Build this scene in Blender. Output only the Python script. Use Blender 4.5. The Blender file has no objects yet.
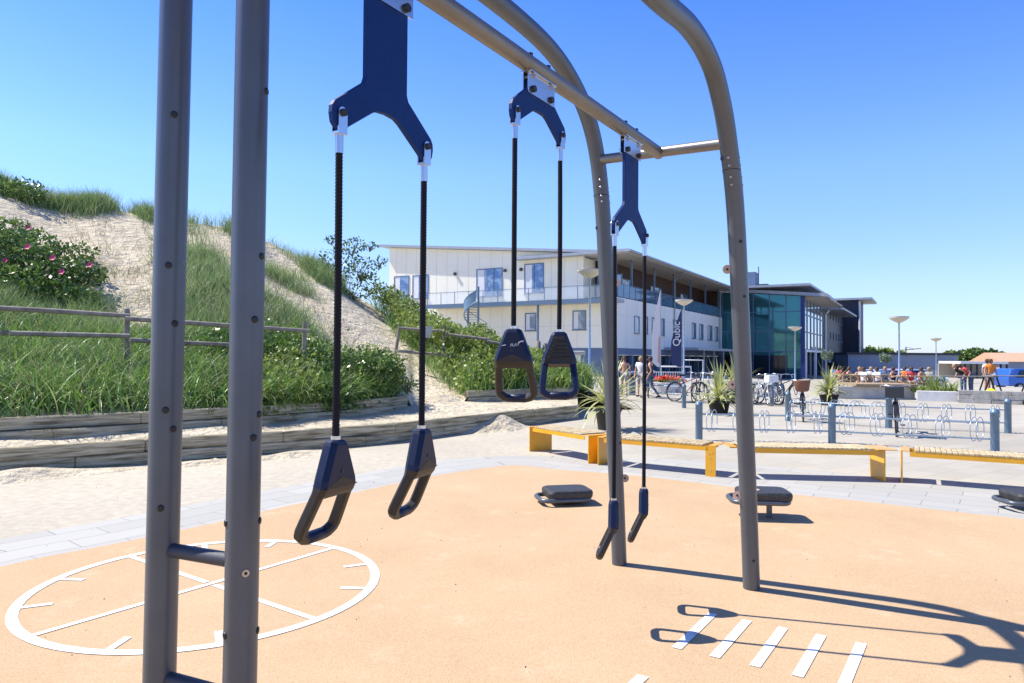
import bpy, bmesh, math, random
import numpy as np
from mathutils import Vector, Matrix
random.seed(7); RNG = np.random.default_rng(7)
R = math.radians
scene = bpy.context.scene
COL = scene.collection

# ------------------------------------------------------------------ camera, sky, sun, exposure
FPX, PITCH, ROLL, EYE = 695.0, R(1.2), R(0.4), 1.6
cam_d = bpy.data.cameras.new('camera'); cam = bpy.data.objects.new('camera', cam_d); COL.objects.link(cam)
cam_d.sensor_width = 36; cam_d.lens = FPX/1024*36; cam_d.clip_end = 4000; cam_d.clip_start = .05
cam.matrix_world = Matrix.Translation((0, 0, EYE)) @ Matrix.Rotation(R(90)+PITCH, 4, 'X') @ Matrix.Rotation(ROLL, 4, 'Z')
scene.camera = cam
SUNV = Vector((-.72, .19, 1)).normalized()
w = bpy.data.worlds.new('World'); scene.world = w; w.use_nodes = True
nt = w.node_tree; bg = nt.nodes['Background']
sky = nt.nodes.new('ShaderNodeTexSky'); sky.sky_type = 'NISHITA'; sky.sun_disc = False
sky.sun_elevation = math.asin(SUNV.z); sky.sun_rotation = math.atan2(SUNV.x, SUNV.y)
sky.air_density = 1.0; sky.dust_density = .15; sky.ozone_density = 3.0
# the photograph's sky: deep saturated blue higher up, still pale blue (not white) at the horizon
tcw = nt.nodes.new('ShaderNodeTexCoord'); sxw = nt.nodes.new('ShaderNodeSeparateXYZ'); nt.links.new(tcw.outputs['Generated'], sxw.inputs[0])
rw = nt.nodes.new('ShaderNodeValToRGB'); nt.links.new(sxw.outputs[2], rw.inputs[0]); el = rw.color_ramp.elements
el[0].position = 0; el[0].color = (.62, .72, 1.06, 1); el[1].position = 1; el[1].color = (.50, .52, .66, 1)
e_ = el.new(.50); e_.color = (.40, .74, 1.62, 1); e_ = el.new(.68); e_.color = (.44, .58, .95, 1)  # upper stops: unseen sky, dimmed and greyed to cut blue fill light
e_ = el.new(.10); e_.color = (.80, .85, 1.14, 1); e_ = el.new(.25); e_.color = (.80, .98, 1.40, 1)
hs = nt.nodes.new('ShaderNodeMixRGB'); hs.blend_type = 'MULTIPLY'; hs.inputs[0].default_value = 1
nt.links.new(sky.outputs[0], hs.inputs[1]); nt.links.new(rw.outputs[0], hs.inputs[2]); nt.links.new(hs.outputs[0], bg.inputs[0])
bg.inputs[1].default_value = .12
sun_d = bpy.data.lights.new('sun', 'SUN'); sun_d.energy = 5.0; sun_d.angle = R(.5); sun_d.color = (1, .95, .86)
sun = bpy.data.objects.new('sun', sun_d); COL.objects.link(sun)
sun.rotation_euler = (-SUNV).to_track_quat('-Z', 'Y').to_euler(); sun.location = (-20, 5, 30)
vs = scene.view_settings; vs.view_transform = 'Standard'; vs.look = 'None'; vs.gamma = 1; vs.use_curve_mapping = False
vs.exposure = .70

# ------------------------------------------------------------------ photograph measurements -> metres
def ray(px, py):
    x = (px-512)/FPX; y = (341.5-py)/FPX
    c, s = math.cos(ROLL), math.sin(ROLL)
    x, y = x*c-y*s, x*s+y*c
    return x, math.cos(PITCH)-y*math.sin(PITCH), math.sin(PITCH)+y*math.cos(PITCH)
def G(px, py, z=0.):
    x, F, U = ray(px, py); t = (z-EYE)/U
    return Vector((x*t, F*t, z))
def at(px, py, Y):
    x, F, U = ray(px, py); t = Y/F
    return Vector((x*t, Y, EYE+U*t))
def project(P):                     # array (n,3) -> pixels
    X, Y, Z = P[:, 0], P[:, 1], P[:, 2]-EYE
    F = Y*math.cos(PITCH)+Z*math.sin(PITCH); U = -Y*math.sin(PITCH)+Z*math.cos(PITCH)
    F = np.maximum(F, .01)
    x, y = X/F, U/F
    c, s = math.cos(ROLL), math.sin(ROLL)
    return 512+FPX*(x*c+y*s), 341.5-FPX*(-x*s+y*c)
def sm(t): t = max(0., min(1., t)); return t*t*(3-2*t)
def drop(x, y):                     # the car park behind the terrace lies a little lower
    return -.75*sm((y-40)/16)*sm((x-17)/12)

# ------------------------------------------------------------------ materials
def mat(name, col, rough=.6, metal=0., col2=None, scale=5., bump=0., bscale=None, spec=None, detail=4, stretch=None, contrast=(.35, .65), coat=0):
    m = bpy.data.materials.new(name); m.use_nodes = True; t = m.node_tree; p = t.nodes['Principled BSDF']
    p.inputs['Base Color'].default_value = (*col, 1); p.inputs['Roughness'].default_value = rough; p.inputs['Metallic'].default_value = metal
    if spec is not None: p.inputs['Specular IOR Level'].default_value = spec
    if coat: p.inputs['Coat Weight'].default_value = coat
    if col2 is not None or bump:
        tc = t.nodes.new('ShaderNodeTexCoord'); src = tc.outputs['Object']
        if stretch:
            mp = t.nodes.new('ShaderNodeMapping'); mp.inputs['Scale'].default_value = stretch
            t.links.new(src, mp.inputs[0]); src = mp.outputs[0]
        if col2 is not None:
            n = t.nodes.new('ShaderNodeTexNoise'); n.inputs['Scale'].default_value = scale; n.inputs['Detail'].default_value = detail
            n.inputs['Roughness'].default_value = .65
            t.links.new(src, n.inputs['Vector'])
            r = t.nodes.new('ShaderNodeValToRGB'); r.color_ramp.elements[0].position = contrast[0]; r.color_ramp.elements[1].position = contrast[1]
            r.color_ramp.elements[0].color = (*col, 1); r.color_ramp.elements[1].color = (*col2, 1)
            t.links.new(n.outputs[0], r.inputs[0]); t.links.new(r.outputs[0], p.inputs['Base Color'])
        if bump:
            n2 = t.nodes.new('ShaderNodeTexNoise'); n2.inputs['Scale'].default_value = bscale or scale*3; n2.inputs['Detail'].default_value = 5
            t.links.new(src, n2.inputs['Vector'])
            b = t.nodes.new('ShaderNodeBump'); b.inputs['Strength'].default_value = 1; b.inputs['Distance'].default_value = bump
            t.links.new(n2.outputs[0], b.inputs['Height']); t.links.new(b.outputs[0], p.inputs['Normal'])
    return m
def leafmat(name, cols, rough=.5, trans=.25):
    m = bpy.data.materials.new(name); m.use_nodes = True; t = m.node_tree; p = t.nodes['Principled BSDF']
    g = t.nodes.new('ShaderNodeNewGeometry'); r = t.nodes.new('ShaderNodeValToRGB')
    el = r.color_ramp.elements
    while len(el) < len(cols): el.new(.5)
    for i, c in enumerate(cols): el[i].position = i/(len(cols)-1); el[i].color = (*c, 1)
    t.links.new(g.outputs['Random Per Island'], r.inputs[0]); t.links.new(r.outputs[0], p.inputs['Base Color'])
    p.inputs['Roughness'].default_value = rough
    tr = t.nodes.new('ShaderNodeBsdfTranslucent'); t.links.new(r.outputs[0], tr.inputs[0])
    mx = t.nodes.new('ShaderNodeMixShader'); mx.inputs[0].default_value = trans
    t.links.new(p.outputs[0], mx.inputs[1]); t.links.new(tr.outputs[0], mx.inputs[2]); t.links.new(mx.outputs[0], t.nodes['Material Output'].inputs[0])
    return m

M = {}
M['steel'] = mat('grey_powder_coat', (.090, .104, .122), .36, .35, (.106, .120, .138), 3, .0002, 400)
M['beam'] = mat('galvanised_beam', (.17, .16, .145), .40, .5, (.21, .20, .18), 4)
M['stainless'] = mat('stainless', (.62, .62, .62), .28, 1)
M['chrome'] = mat('bolt_steel', (.45, .45, .46), .3, 1)
M['plug'] = mat('black_plug', (.012, .012, .013), .5)
M['lug'] = mat('tan_lug', (.42, .28, .2), .5, 0, (.5, .36, .28), 8)  # tan of the lugs is an orange reflection put into the colour
M['navy'] = mat('navy_plate', (.0015, .022, .115), .55, 0, (.002, .027, .13), 30, .0003, 300, spec=.22)
M['navy_handle'] = mat('navy_moulded_handle', (.0018, .007, .032), .42, 0, (.0025, .009, .04), 40, .0004, 250, spec=.35)
M['rubber'] = mat('dark_rubber', (.008, .008, .008), .5, 0, (.022, .022, .022), 60, .0006, 200)
M['grip_brown'] = mat('brown_black_grip', (.018, .014, .011), .5, 0, (.026, .02, .015), 50)
M['rope'] = mat('black_rope', (.004, .004, .006), .75, 0, (.012, .013, .018), 300, spec=.25)
M['rung'] = mat('rubber_rung', (.03, .035, .05), .42, 0, (.05, .055, .07), 500, .0012, 900)
M['white_print'] = mat('white_print', (.6, .65, .7), .5)
M['bollard'] = mat('blue_grey_paint', (.10, .17, .24), .38, .2, (.14, .21, .28), 8)
M['galv'] = mat('galvanised_pipe', (.30, .38, .46), .35, .6, (.40, .47, .54), 12)
M['yellow'] = mat('yellow_steel', (.72, .33, .012), .38, 0, (.78, .40, .02), 3, coat=.2)
M['slat'] = mat('weathered_slats', (.36, .26, .13), .75, 0, (.60, .50, .31), 9, .001, 60)
M['timber'] = mat('weathered_timber', (.15, .125, .065), .85, 0, (.50, .44, .30), 3.0, .007, 5, stretch=(.5, .5, 8), detail=10, contrast=(.38, .6))
M['timber2'] = mat('grey_rail_wood', (.13, .11, .09), .8, 0, (.30, .27, .23), 5, .004, 20, detail=8)
M['pot'] = mat('black_pot', (.015, .015, .017), .55)
M['cream'] = mat('cream_cladding', (.84, .79, .63), .75, 0, (.87, .83, .68), .6)
M['creamd'] = mat('pale_cladding', (.80, .79, .72), .75, 0, (.83, .82, .75), .5)
M['joint'] = mat('cladding_joint', (.64, .60, .47), .8)
M['bluebase'] = mat('blue_grey_base', (.10, .15, .24), .6, 0, (.13, .18, .28), 1)
M['frame_blue'] = mat('blue_frame', (.10, .16, .24), .45)
M['deepblue'] = mat('cobalt_column', (.008, .03, .16), .4)
M['white'] = mat('white_paint', (.72, .73, .74), .5)
M['roof'] = mat('grey_roof_edge', (.30, .33, .37), .5, .2, (.36, .39, .43), 2)
M['soffit'] = mat('soffit', (.42, .38, .32), .7)
M['brown'] = mat('dark_brown_cladding', (.045, .022, .014), .7, 0, (.06, .03, .02), 3)
M['dark'] = mat('blue_black_cladding', (.012, .017, .035), .55, 0, (.017, .023, .045), 1)
M['slate'] = mat('slate_cladding', (.02, .028, .048), .5, .1, (.028, .036, .06), 1)
M['glass'] = mat('window_glass', (.13, .20, .32), .05, .5, (.30, .36, .44), 1.2, contrast=(.45, .55))
M['teal'] = mat('teal_curtain_glass', (.035, .15, .18), .04, .6, (.05, .19, .215), .25)
M['skyglass'] = mat('bright_curtain_glass', (.55, .62, .70), .05, .8)
M['darkglass'] = mat('dark_glass', (.012, .02, .03), .06)
M['stair'] = mat('stair_steel', (.13, .21, .28), .4, .3)
M['concrete'] = mat('pale_concrete', (.42, .40, .36), .85, 0, (.55, .53, .48), 2.5, .003, 20)
M['grey_block'] = mat('grey_block', (.24, .23, .21), .9, 0, (.40, .39, .36), 4, .006, 20)
M['white_block'] = mat('white_block', (.55, .54, .52), .85, 0, (.66, .65, .63), 4)
M['bluewall'] = mat('slate_blue_wall', (.20, .25, .34), .7, 0, (.24, .29, .38), .6)
M['salmon'] = mat('salmon_roof', (.55, .29, .18), .8, 0, (.62, .35, .23), 3)
M['lamp_bowl'] = mat('cream_bowl', (.60, .55, .44), .45)
M['lamp_lid'] = mat('lamp_lid', (.30, .28, .25), .5)
M['skin'] = mat('skin', (.50, .27, .18), .55)
M['hair'] = mat('brown_hair', (.06, .035, .02), .7)
M['blond'] = mat('blond_hair', (.35, .24, .12), .7)
M['black'] = mat('black_cloth', (.012, .012, .015), .8)
M['whitecloth'] = mat('white_cloth', (.7, .7, .7), .8)
M['denim'] = mat('denim', (.07, .11, .2), .85)
M['redcloth'] = mat('red_cloth', (.55, .05, .07), .8)
M['orangecloth'] = mat('orange_cloth', (.8, .24, .03), .8)
M['shorts'] = mat('grey_shorts', (.3, .3, .31), .85)
M['banner'] = mat('navy_banner', (.022, .035, .11), .7)
M['flag_white'] = mat('white_flag', (.70, .68, .66), .7)
M['flag_red'] = mat('flag_red_print', (.62, .33, .28), .7)
M['tyre'] = mat('tyre', (.018, .018, .02), .7)
M['wicker'] = mat('brown_wicker', (.17, .07, .04), .8, 0, (.24, .11, .07), 60, .004, 90)
M['pale_basket'] = mat('grey_wire_basket', (.025, .028, .03), .6)
M['pinkflower'] = mat('pink_petals', (.62, .06, .18), .6)
M['redflower'] = leafmat('red_bedding_petals', [(.5, .01, .02), (.75, .04, .03), (.7, .2, .05)])
M['white_line'] = mat('white_marking', (.72, .715, .70), .8, 0, (.60, .48, .36), 22, .001, 200, detail=10, contrast=(.53, .66))
M['bark'] = mat('bark', (.10, .07, .05), .9, 0, (.16, .12, .09), 10)
M['car_silver'] = mat('pale_blue_car_paint', (.50, .60, .70), .25, .3, coat=.6)
M['car_blue'] = mat('blue_car_paint', (.03, .12, .45), .25, .2, coat=.6)
M['car_red'] = mat('red_car_paint', (.5, .04, .07), .25, .2, coat=.6)
M['yellowcloth'] = mat('yellow_bag', (.8, .72, .02), .7)
M['deck'] = mat('wood_deck', (.28, .19, .1), .8, 0, (.36, .26, .15), 6)
M['debris'] = mat('dark_debris', (.03, .025, .02), .9)

def floor_sand():
    m = bpy.data.materials.new('sandy_paving'); m.use_nodes = True; t = m.node_tree; p = t.nodes['Principled BSDF']; p.inputs['Roughness'].default_value = .9
    N = t.nodes.new; L = t.links.new
    tc = N('ShaderNodeTexCoord'); mp = N('ShaderNodeMapping'); mp.inputs['Rotation'].default_value = (0, 0, R(-35)); L(tc.outputs['Object'], mp.inputs[0])
    br = N('ShaderNodeTexBrick'); br.inputs['Scale'].default_value = 1; br.inputs['Brick Width'].default_value = .7; br.inputs['Row Height'].default_value = .35
    br.inputs['Mortar Size'].default_value = .006; br.inputs['Color1'].default_value = (.37, .34, .275, 1); br.inputs['Color2'].default_value = (.42, .385, .315, 1); br.inputs['Mortar'].default_value = (.30, .28, .23, 1)
    L(mp.outputs[0], br.inputs[0])
    n = N('ShaderNodeTexNoise'); n.inputs['Scale'].default_value = .55; n.inputs['Detail'].default_value = 8; n.inputs['Roughness'].default_value = .7; L(tc.outputs['Object'], n.inputs[0])
    # sand blown on the paving: much of it near the dune (x<1), little on the plaza
    sx = N('ShaderNodeSeparateXYZ'); L(tc.outputs['Object'], sx.inputs[0])
    mr = N('ShaderNodeMapRange'); mr.inputs[1].default_value = -4; mr.inputs[2].default_value = 8; mr.inputs[3].default_value = .40; mr.inputs[4].default_value = .0; L(sx.outputs[0], mr.inputs[0])
    ad = N('ShaderNodeMath'); L(n.outputs[0], ad.inputs[0]); L(mr.outputs[0], ad.inputs[1])
    rp = N('ShaderNodeValToRGB'); rp.color_ramp.elements[0].position = .58; rp.color_ramp.elements[1].position = .80; L(ad.outputs[0], rp.inputs[0])
    n2 = N('ShaderNodeTexNoise'); n2.inputs['Scale'].default_value = 9; n2.inputs['Detail'].default_value = 8; L(tc.outputs['Object'], n2.inputs[0])
    r2 = N('ShaderNodeValToRGB'); r2.color_ramp.elements[0].color = (.40, .355, .27, 1); r2.color_ramp.elements[1].color = (.50, .455, .36, 1)
    r2.color_ramp.elements[0].position = .3; r2.color_ramp.elements[1].position = .7; L(n2.outputs[0], r2.inputs[0])
    mx = N('ShaderNodeMixRGB'); L(rp.outputs[0], mx.inputs[0]); L(br.outputs[0], mx.inputs[1]); L(r2.outputs[0], mx.inputs[2])
    # soft weathering of the slabs
    n3 = N('ShaderNodeTexNoise'); n3.inputs['Scale'].default_value = .25; n3.inputs['Detail'].default_value = 6; L(tc.outputs['Object'], n3.inputs[0])
    r3 = N('ShaderNodeValToRGB'); r3.color_ramp.elements[0].color = (.86, .86, .86, 1); r3.color_ramp.elements[1].color = (1, 1, 1, 1); r3.color_ramp.elements[0].position = .35; r3.color_ramp.elements[1].position = .6
    L(n3.outputs[0], r3.inputs[0]); mu = N('ShaderNodeMixRGB'); mu.blend_type = 'MULTIPLY'; mu.inputs[0].default_value = 1
    L(mx.outputs[0], mu.inputs[1]); L(r3.outputs[0], mu.inputs[2]); L(mu.outputs[0], p.inputs['Base Color'])
    b = N('ShaderNodeBump'); b.inputs['Distance'].default_value = .012; L(n2.outputs[0], b.inputs['Height']); L(rp.outputs[0], b.inputs['Strength']); L(b.outputs[0], p.inputs['Normal'])
    return m
def slabs(name, c1, c2, cm, bw, rh, rot, mort=.006, off=.5):
    m = bpy.data.materials.new(name); m.use_nodes = True; t = m.node_tree; p = t.nodes['Principled BSDF']; p.inputs['Roughness'].default_value = .85
    N = t.nodes.new; L = t.links.new
    tc = N('ShaderNodeTexCoord'); mp = N('ShaderNodeMapping'); mp.inputs['Rotation'].default_value = (0, 0, R(rot)); L(tc.outputs['UV'], mp.inputs[0])
    br = N('ShaderNodeTexBrick'); br.inputs['Scale'].default_value = 1; br.inputs['Brick Width'].default_value = bw; br.inputs['Row Height'].default_value = rh; br.offset = off
    br.inputs['Mortar Size'].default_value = mort; br.inputs['Color1'].default_value = (*c1, 1); br.inputs['Color2'].default_value = (*c2, 1); br.inputs['Mortar'].default_value = (*cm, 1)
    L(mp.outputs[0], br.inputs[0])
    n = N('ShaderNodeTexNoise'); n.inputs['Scale'].default_value = 1.3; n.inputs['Detail'].default_value = 9; n.inputs['Roughness'].default_value = .7; L(tc.outputs['Object'], n.inputs[0])
    rp = N('ShaderNodeValToRGB'); rp.color_ramp.elements[0].position = .62; rp.color_ramp.elements[1].position = .80; L(n.outputs[0], rp.inputs[0])
    mx = N('ShaderNodeMixRGB'); L(rp.outputs[0], mx.inputs[0]); L(br.outputs[0], mx.inputs[1]); mx.inputs[2].default_value = (.52, .47, .38, 1)
    L(mx.outputs[0], p.inputs['Base Color'])
    return m
def rubber_floor():
    m = bpy.data.materials.new('orange_play_surface'); m.use_nodes = True; t = m.node_tree; p = t.nodes['Principled BSDF']; p.inputs['Roughness'].default_value = .9; p.inputs['Specular IOR Level'].default_value = .2
    N = t.nodes.new; L = t.links.new
    tc = N('ShaderNodeTexCoord')
    n = N('ShaderNodeTexNoise'); n.inputs['Scale'].default_value = 170; n.inputs['Detail'].default_value = 3; L(tc.outputs['Object'], n.inputs[0])
    rp = N('ShaderNodeValToRGB'); e = rp.color_ramp.elements; e[0].position = .32; e[0].color = (.40, .275, .16, 1); e[1].position = .5; e[1].color = (.505, .355, .21, 1); x = e.new(.7); x.color = (.575, .425, .27, 1)
    L(n.outputs[0], rp.inputs[0])
    n2 = N('ShaderNodeTexNoise'); n2.inputs['Scale'].default_value = .8; n2.inputs['Detail'].default_value = 7; n2.inputs['Roughness'].default_value = .65; L(tc.outputs['Object'], n2.inputs[0])
    r2 = N('ShaderNodeValToRGB'); r2.color_ramp.elements[0].position = .3; r2.color_ramp.elements[1].position = .72; r2.color_ramp.elements[0].color = (.87, .85, .83, 1); r2.color_ramp.elements[1].color = (1, 1, 1, 1); L(n2.outputs[0], r2.inputs[0])
    mu = N('ShaderNodeMixRGB'); mu.blend_type = 'MULTIPLY'; mu.inputs[0].default_value = 1; L(rp.outputs[0], mu.inputs[1]); L(r2.outputs[0], mu.inputs[2])
    # blown sand dust
    n3 = N('ShaderNodeTexNoise'); n3.inputs['Scale'].default_value = 2.2; n3.inputs['Detail'].default_value = 10; n3.inputs['Roughness'].default_value = .75; L(tc.outputs['Object'], n3.inputs[0])
    r3 = N('ShaderNodeValToRGB'); r3.color_ramp.elements[0].position = .56; r3.color_ramp.elements[1].position = .78; r3.color_ramp.elements[1].color = (.5, .5, .5, 1); L(n3.outputs[0], r3.inputs[0])
    mx = N('ShaderNodeMixRGB'); L(r3.outputs[0], mx.inputs[0]); L(mu.outputs[0], mx.inputs[1]); mx.inputs[2].default_value = (.66, .52, .38, 1)
    L(mx.outputs[0], p.inputs['Base Color'])
    b = N('ShaderNodeBump'); b.inputs['Distance'].default_value = .0025; b.inputs['Strength'].default_value = .8; L(n.outputs[0], b.inputs['Height']); L(b.outputs[0], p.inputs['Normal'])
    return m
def dune_sand():
    m = bpy.data.materials.new('dune_sand'); m.use_nodes = True; t = m.node_tree; p = t.nodes['Principled BSDF']; p.inputs['Roughness'].default_value = .95; p.inputs['Specular IOR Level'].default_value = .1
    N = t.nodes.new; L = t.links.new; tc = N('ShaderNodeTexCoord')
    n = N('ShaderNodeTexNoise'); n.inputs['Scale'].default_value = 1.2; n.inputs['Detail'].default_value = 10; n.inputs['Roughness'].default_value = .7; L(tc.outputs['Object'], n.inputs[0])
    rp = N('ShaderNodeValToRGB'); rp.color_ramp.elements[0].position = .3; rp.color_ramp.elements[0].color = (.48, .415, .30, 1); rp.color_ramp.elements[1].position = .65; rp.color_ramp.elements[1].color = (.68, .60, .455, 1); L(n.outputs[0], rp.inputs[0])
    L(rp.outputs[0], p.inputs['Base Color'])
    n2 = N('ShaderNodeTexNoise'); n2.inputs['Scale'].default_value = 3.5; n2.inputs['Detail'].default_value = 9; n2.inputs['Roughness'].default_value = .6; L(tc.outputs['Object'], n2.inputs[0])
    b = N('ShaderNodeBump'); b.inputs['Distance'].default_value = .22; b.inputs['Strength'].default_value = 1; L(n2.outputs[0], b.inputs['Height']); L(b.outputs[0], p.inputs['Normal'])
    return m
M['floor'] = floor_sand(); M['orange'] = rubber_floor(); M['sand'] = dune_sand()
M['band'] = slabs('grey_paving_band', (.35, .34, .31), (.40, .39, .355), (.21, .20, .185), .70, .30, 0, .005)

# ------------------------------------------------------------------ mesh helper
class MB:
    def __init__(s): s.v = []; s.f = []; s.sm = []
    def add(s, vs_, fs, smooth=False):
        o = len(s.v); s.v += [tuple(v) for v in vs_]; s.f += [tuple(i+o for i in f) for f in fs]; s.sm += [smooth]*len(fs); return s
    def box(s, x0, x1, y0, y1, z0, z1, T=None, bev=0):
        if bev:
            b = min(bev, (x1-x0)/2.1, (y1-y0)/2.1, (z1-z0)/2.1); pts = []
            rings = [(z0, b), (z0+b, 0), (z1-b, 0), (z1, b)]
            for z, i in rings:
                xa, xb, ya, yb = x0+i, x1-i, y0+i, y1-i; c = b if i == 0 else b*.4
                pts += [(xa+c, ya, z), (xb-c, ya, z), (xb, ya+c, z), (xb, yb-c, z), (xb-c, yb, z), (xa+c, yb, z), (xa, yb-c, z), (xa, ya+c, z)]
            fs = [tuple(range(7, -1, -1)), tuple(range(24, 32))]
            for k in range(3):
                for j in range(8): fs.append((k*8+j, k*8+(j+1) % 8, k*8+8+(j+1) % 8, k*8+8+j))
        else:
            pts = [(x, y, z) for z in (z0, z1) for x, y in ((x0, y0), (x1, y0), (x1, y1), (x0, y1))]
            fs = [(3, 2, 1, 0), (4, 5, 6, 7), (0, 1, 5, 4), (1, 2, 6, 5), (2, 3, 7, 6), (3, 0, 4, 7)]
        if T is not None: pts = [T(p) if callable(T) else T @ Vector(p) for p in pts]
        return s.add(pts, fs)
    def tube(s, pts, r, n=10, closed=False, cap=True, smooth=True, rfun=None):
        pts = [Vector(p) for p in pts]; m = len(pts); rings = []
        up = Vector((0, 0, 1)); nrm = None
        rr = r if isinstance(r, (list, tuple)) else [r]*m
        for i, p in enumerate(pts):
            if closed: t = pts[(i+1) % m]-pts[i-1]
            else: t = pts[min(i+1, m-1)]-pts[max(i-1, 0)]
            t.normalize()
            if nrm is None:
                nrm = t.cross(up if abs(t.z) < .95 else Vector((1, 0, 0))).normalized()
            else:
                nrm = (nrm-t*nrm.dot(t)); nrm = nrm.normalized() if nrm.length > 1e-6 else t.orthogonal().normalized()
            bn = t.cross(nrm)
            rings.append([p+(nrm*math.cos(a)+bn*math.sin(a))*(rr[i]*(rfun(i, a) if rfun else 1)) for a in [2*math.pi*k/n for k in range(n)]])
        vv = [q for ring in rings for q in ring]; fs = []
        for i in range(m if closed else m-1):
            j = (i+1) % m
            for k in range(n): fs.append((i*n+k, i*n+(k+1) % n, j*n+(k+1) % n, j*n+k))
        s.add(vv, fs, smooth)
        if cap and not closed:
            s.add(rings[0], [tuple(range(n-1, -1, -1))]); s.add(rings[-1], [tuple(range(n))])
        return s
    def lathe(s, prof, n=20, c=(0, 0, 0), T=None, smooth=True):       # prof: (r, z)
        vv = []; fs = []
        for r_, z in prof:
            for k in range(n):
                a = 2*math.pi*k/n; vv.append(Vector((c[0]+r_*math.cos(a), c[1]+r_*math.sin(a), c[2]+z)))
        for i in range(len(prof)-1):
            for k in range(n): fs.append((i*n+k, i*n+(k+1) % n, (i+1)*n+(k+1) % n, (i+1)*n+k))
        if T is not None: vv = [T @ v for v in vv]
        s.add(vv, fs, smooth)
        L = len(prof)
        s.add(vv[:n], [tuple(range(n-1, -1, -1))]); s.add(vv[(L-1)*n:], [tuple(range(n))])
        return s
    def prism(s, poly, T, h0, h1, smooth=False):                        # T(u, v, w) -> point ; polygon in (u,v) extruded w in h0..h1
        n = len(poly); vv = [T(u, v, h0) for u, v in poly]+[T(u, v, h1) for u, v in poly]
        fs = [tuple(range(n-1, -1, -1)), tuple(range(n, 2*n))]+[(k, (k+1) % n, n+(k+1) % n, n+k) for k in range(n)]
        return s.add(vv, fs)
    def build(s, name, m, parent=None, world=None):
        me = bpy.data.meshes.new(name)
        vv = s.v if world is None else [tuple(Vector(v)-world) for v in s.v]
        me.from_pydata(vv, [], s.f); me.polygons.foreach_set('use_smooth', s.sm)
        bm = bmesh.new(); bm.from_mesh(me); bmesh.ops.recalc_face_normals(bm, faces=bm.faces); bm.to_mesh(me); bm.free()
        me.materials.append(m); o = bpy.data.objects.new(name, me); COL.objects.link(o)
        if parent is not None: o.parent = parent
        return o
def tag(o, label=None, cat=None, group=None, kind=None):
    if label: o['label'] = label
    if cat: o['category'] = cat
    if group: o['group'] = group
    if kind: o['kind'] = kind
    return o
def thing(name, label, cat, loc=(0, 0, 0), rz=0, group=None):
    o = bpy.data.objects.new(name, None); COL.objects.link(o); o.location = loc; o.rotation_euler = (0, 0, rz); o.empty_display_size = .2
    return tag(o, label, cat, group)
def kids(o): return [c for c in bpy.data.objects if c.parent == o]
def copy_tree(o, parent=None, swap=None):
    c = o.copy(); COL.objects.link(c)
    if parent is not None: c.parent = parent
    if swap and c.type == 'MESH' and c.data.materials and c.data.materials[0].name in swap:
        c.data = c.data.copy(); c.data.materials[0] = swap[o.data.materials[0].name]
    for ch in kids(o): copy_tree(ch, c, swap)
    return c
def raw_mesh(name, V, F, m, parent=None, nv=4, smooth=False):              # numpy arrays: V (n,3), F (k,nv)
    me = bpy.data.meshes.new(name); me.vertices.add(len(V)); me.vertices.foreach_set('co', V.astype(np.float32).ravel())
    k = len(F); me.loops.add(k*nv); me.loops.foreach_set('vertex_index', F.astype(np.int32).ravel())
    me.polygons.add(k); me.polygons.foreach_set('loop_start', np.arange(0, k*nv, nv, dtype=np.int32))
    me.update(calc_edges=True); me.validate()
    if smooth: me.polygons.foreach_set('use_smooth', np.ones(k, bool))
    me.materials.append(m); o = bpy.data.objects.new(name, me); COL.objects.link(o)
    if parent is not None: o.parent = parent
    return o
def frame(o, d):                                                            # wall frame: a along, d outward, z up
    ux, uy = d; L = math.hypot(ux, uy); ux /= L; uy /= L
    return lambda p, sgn=1: Vector((o[0]+ux*p[0]+uy*p[1], o[1]+uy*p[0]-ux*p[1], p[2]))
def text_obj(name, body, size, m, parent, loc, rot, ext=.002):
    cu = bpy.data.curves.new(name, 'FONT'); cu.body = body; cu.size = size; cu.extrude = ext; cu.align_x = 'CENTER'; cu.align_y = 'CENTER'
    tmp = bpy.data.objects.new(name, cu); COL.objects.link(tmp)
    dg = bpy.context.evaluated_depsgraph_get(); me = bpy.data.meshes.new_from_object(tmp.evaluated_get(dg))
    bpy.data.objects.remove(tmp); me.materials.clear(); me.materials.append(m)
    o = bpy.data.objects.new(name, me); COL.objects.link(o); o.parent = parent; o.location = loc; o.rotation_euler = rot
    return o

def smooth_path(pts, n=8, closed=False):
    P = [Vector(p) for p in pts]; out = []; m = len(P)
    rng = range(m if closed else m-1)
    for i in rng:
        if closed: a, b, c, d = P[i-1], P[i], P[(i+1) % m], P[(i+2) % m]
        else: a, b, c, d = P[max(i-1, 0)], P[i], P[i+1], P[min(i+2, m-1)]
        for k in range(n):
            t = k/n; out.append(.5*((2*b)+(c-a)*t+(2*a-5*b+4*c-d)*t*t+(3*b-a-3*c+d)*t*t*t))
    if not closed: out.append(P[-1])
    return out

# ------------------------------------------------------------------ the ground
def grid_axis(lo, hi, fine0, fine1, step):
    a = list(np.arange(fine0, fine1+.01, step)); s = step*1.5; x = fine1
    while x < hi: x += s; s *= 1.5; a.append(min(x, hi))
    s = step*1.5; x = fine0
    while x > lo: x -= s; s *= 1.5; a.insert(0, max(x, lo))
    return a
gx = grid_axis(-2500, 2500, -20, 90, 5); gy = grid_axis(-300, 3000, -10, 120, 5)
V = np.array([(x, y, drop(x, y)) for y in gy for x in gx]); nx = len(gx)
F = np.array([(j*nx+i, j*nx+i+1, (j+1)*nx+i+1, (j+1)*nx+i) for j in range(len(gy)-1) for i in range(nx-1)])
tag(raw_mesh('plaza_ground', V, F, M['floor']), kind='structure')

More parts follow.
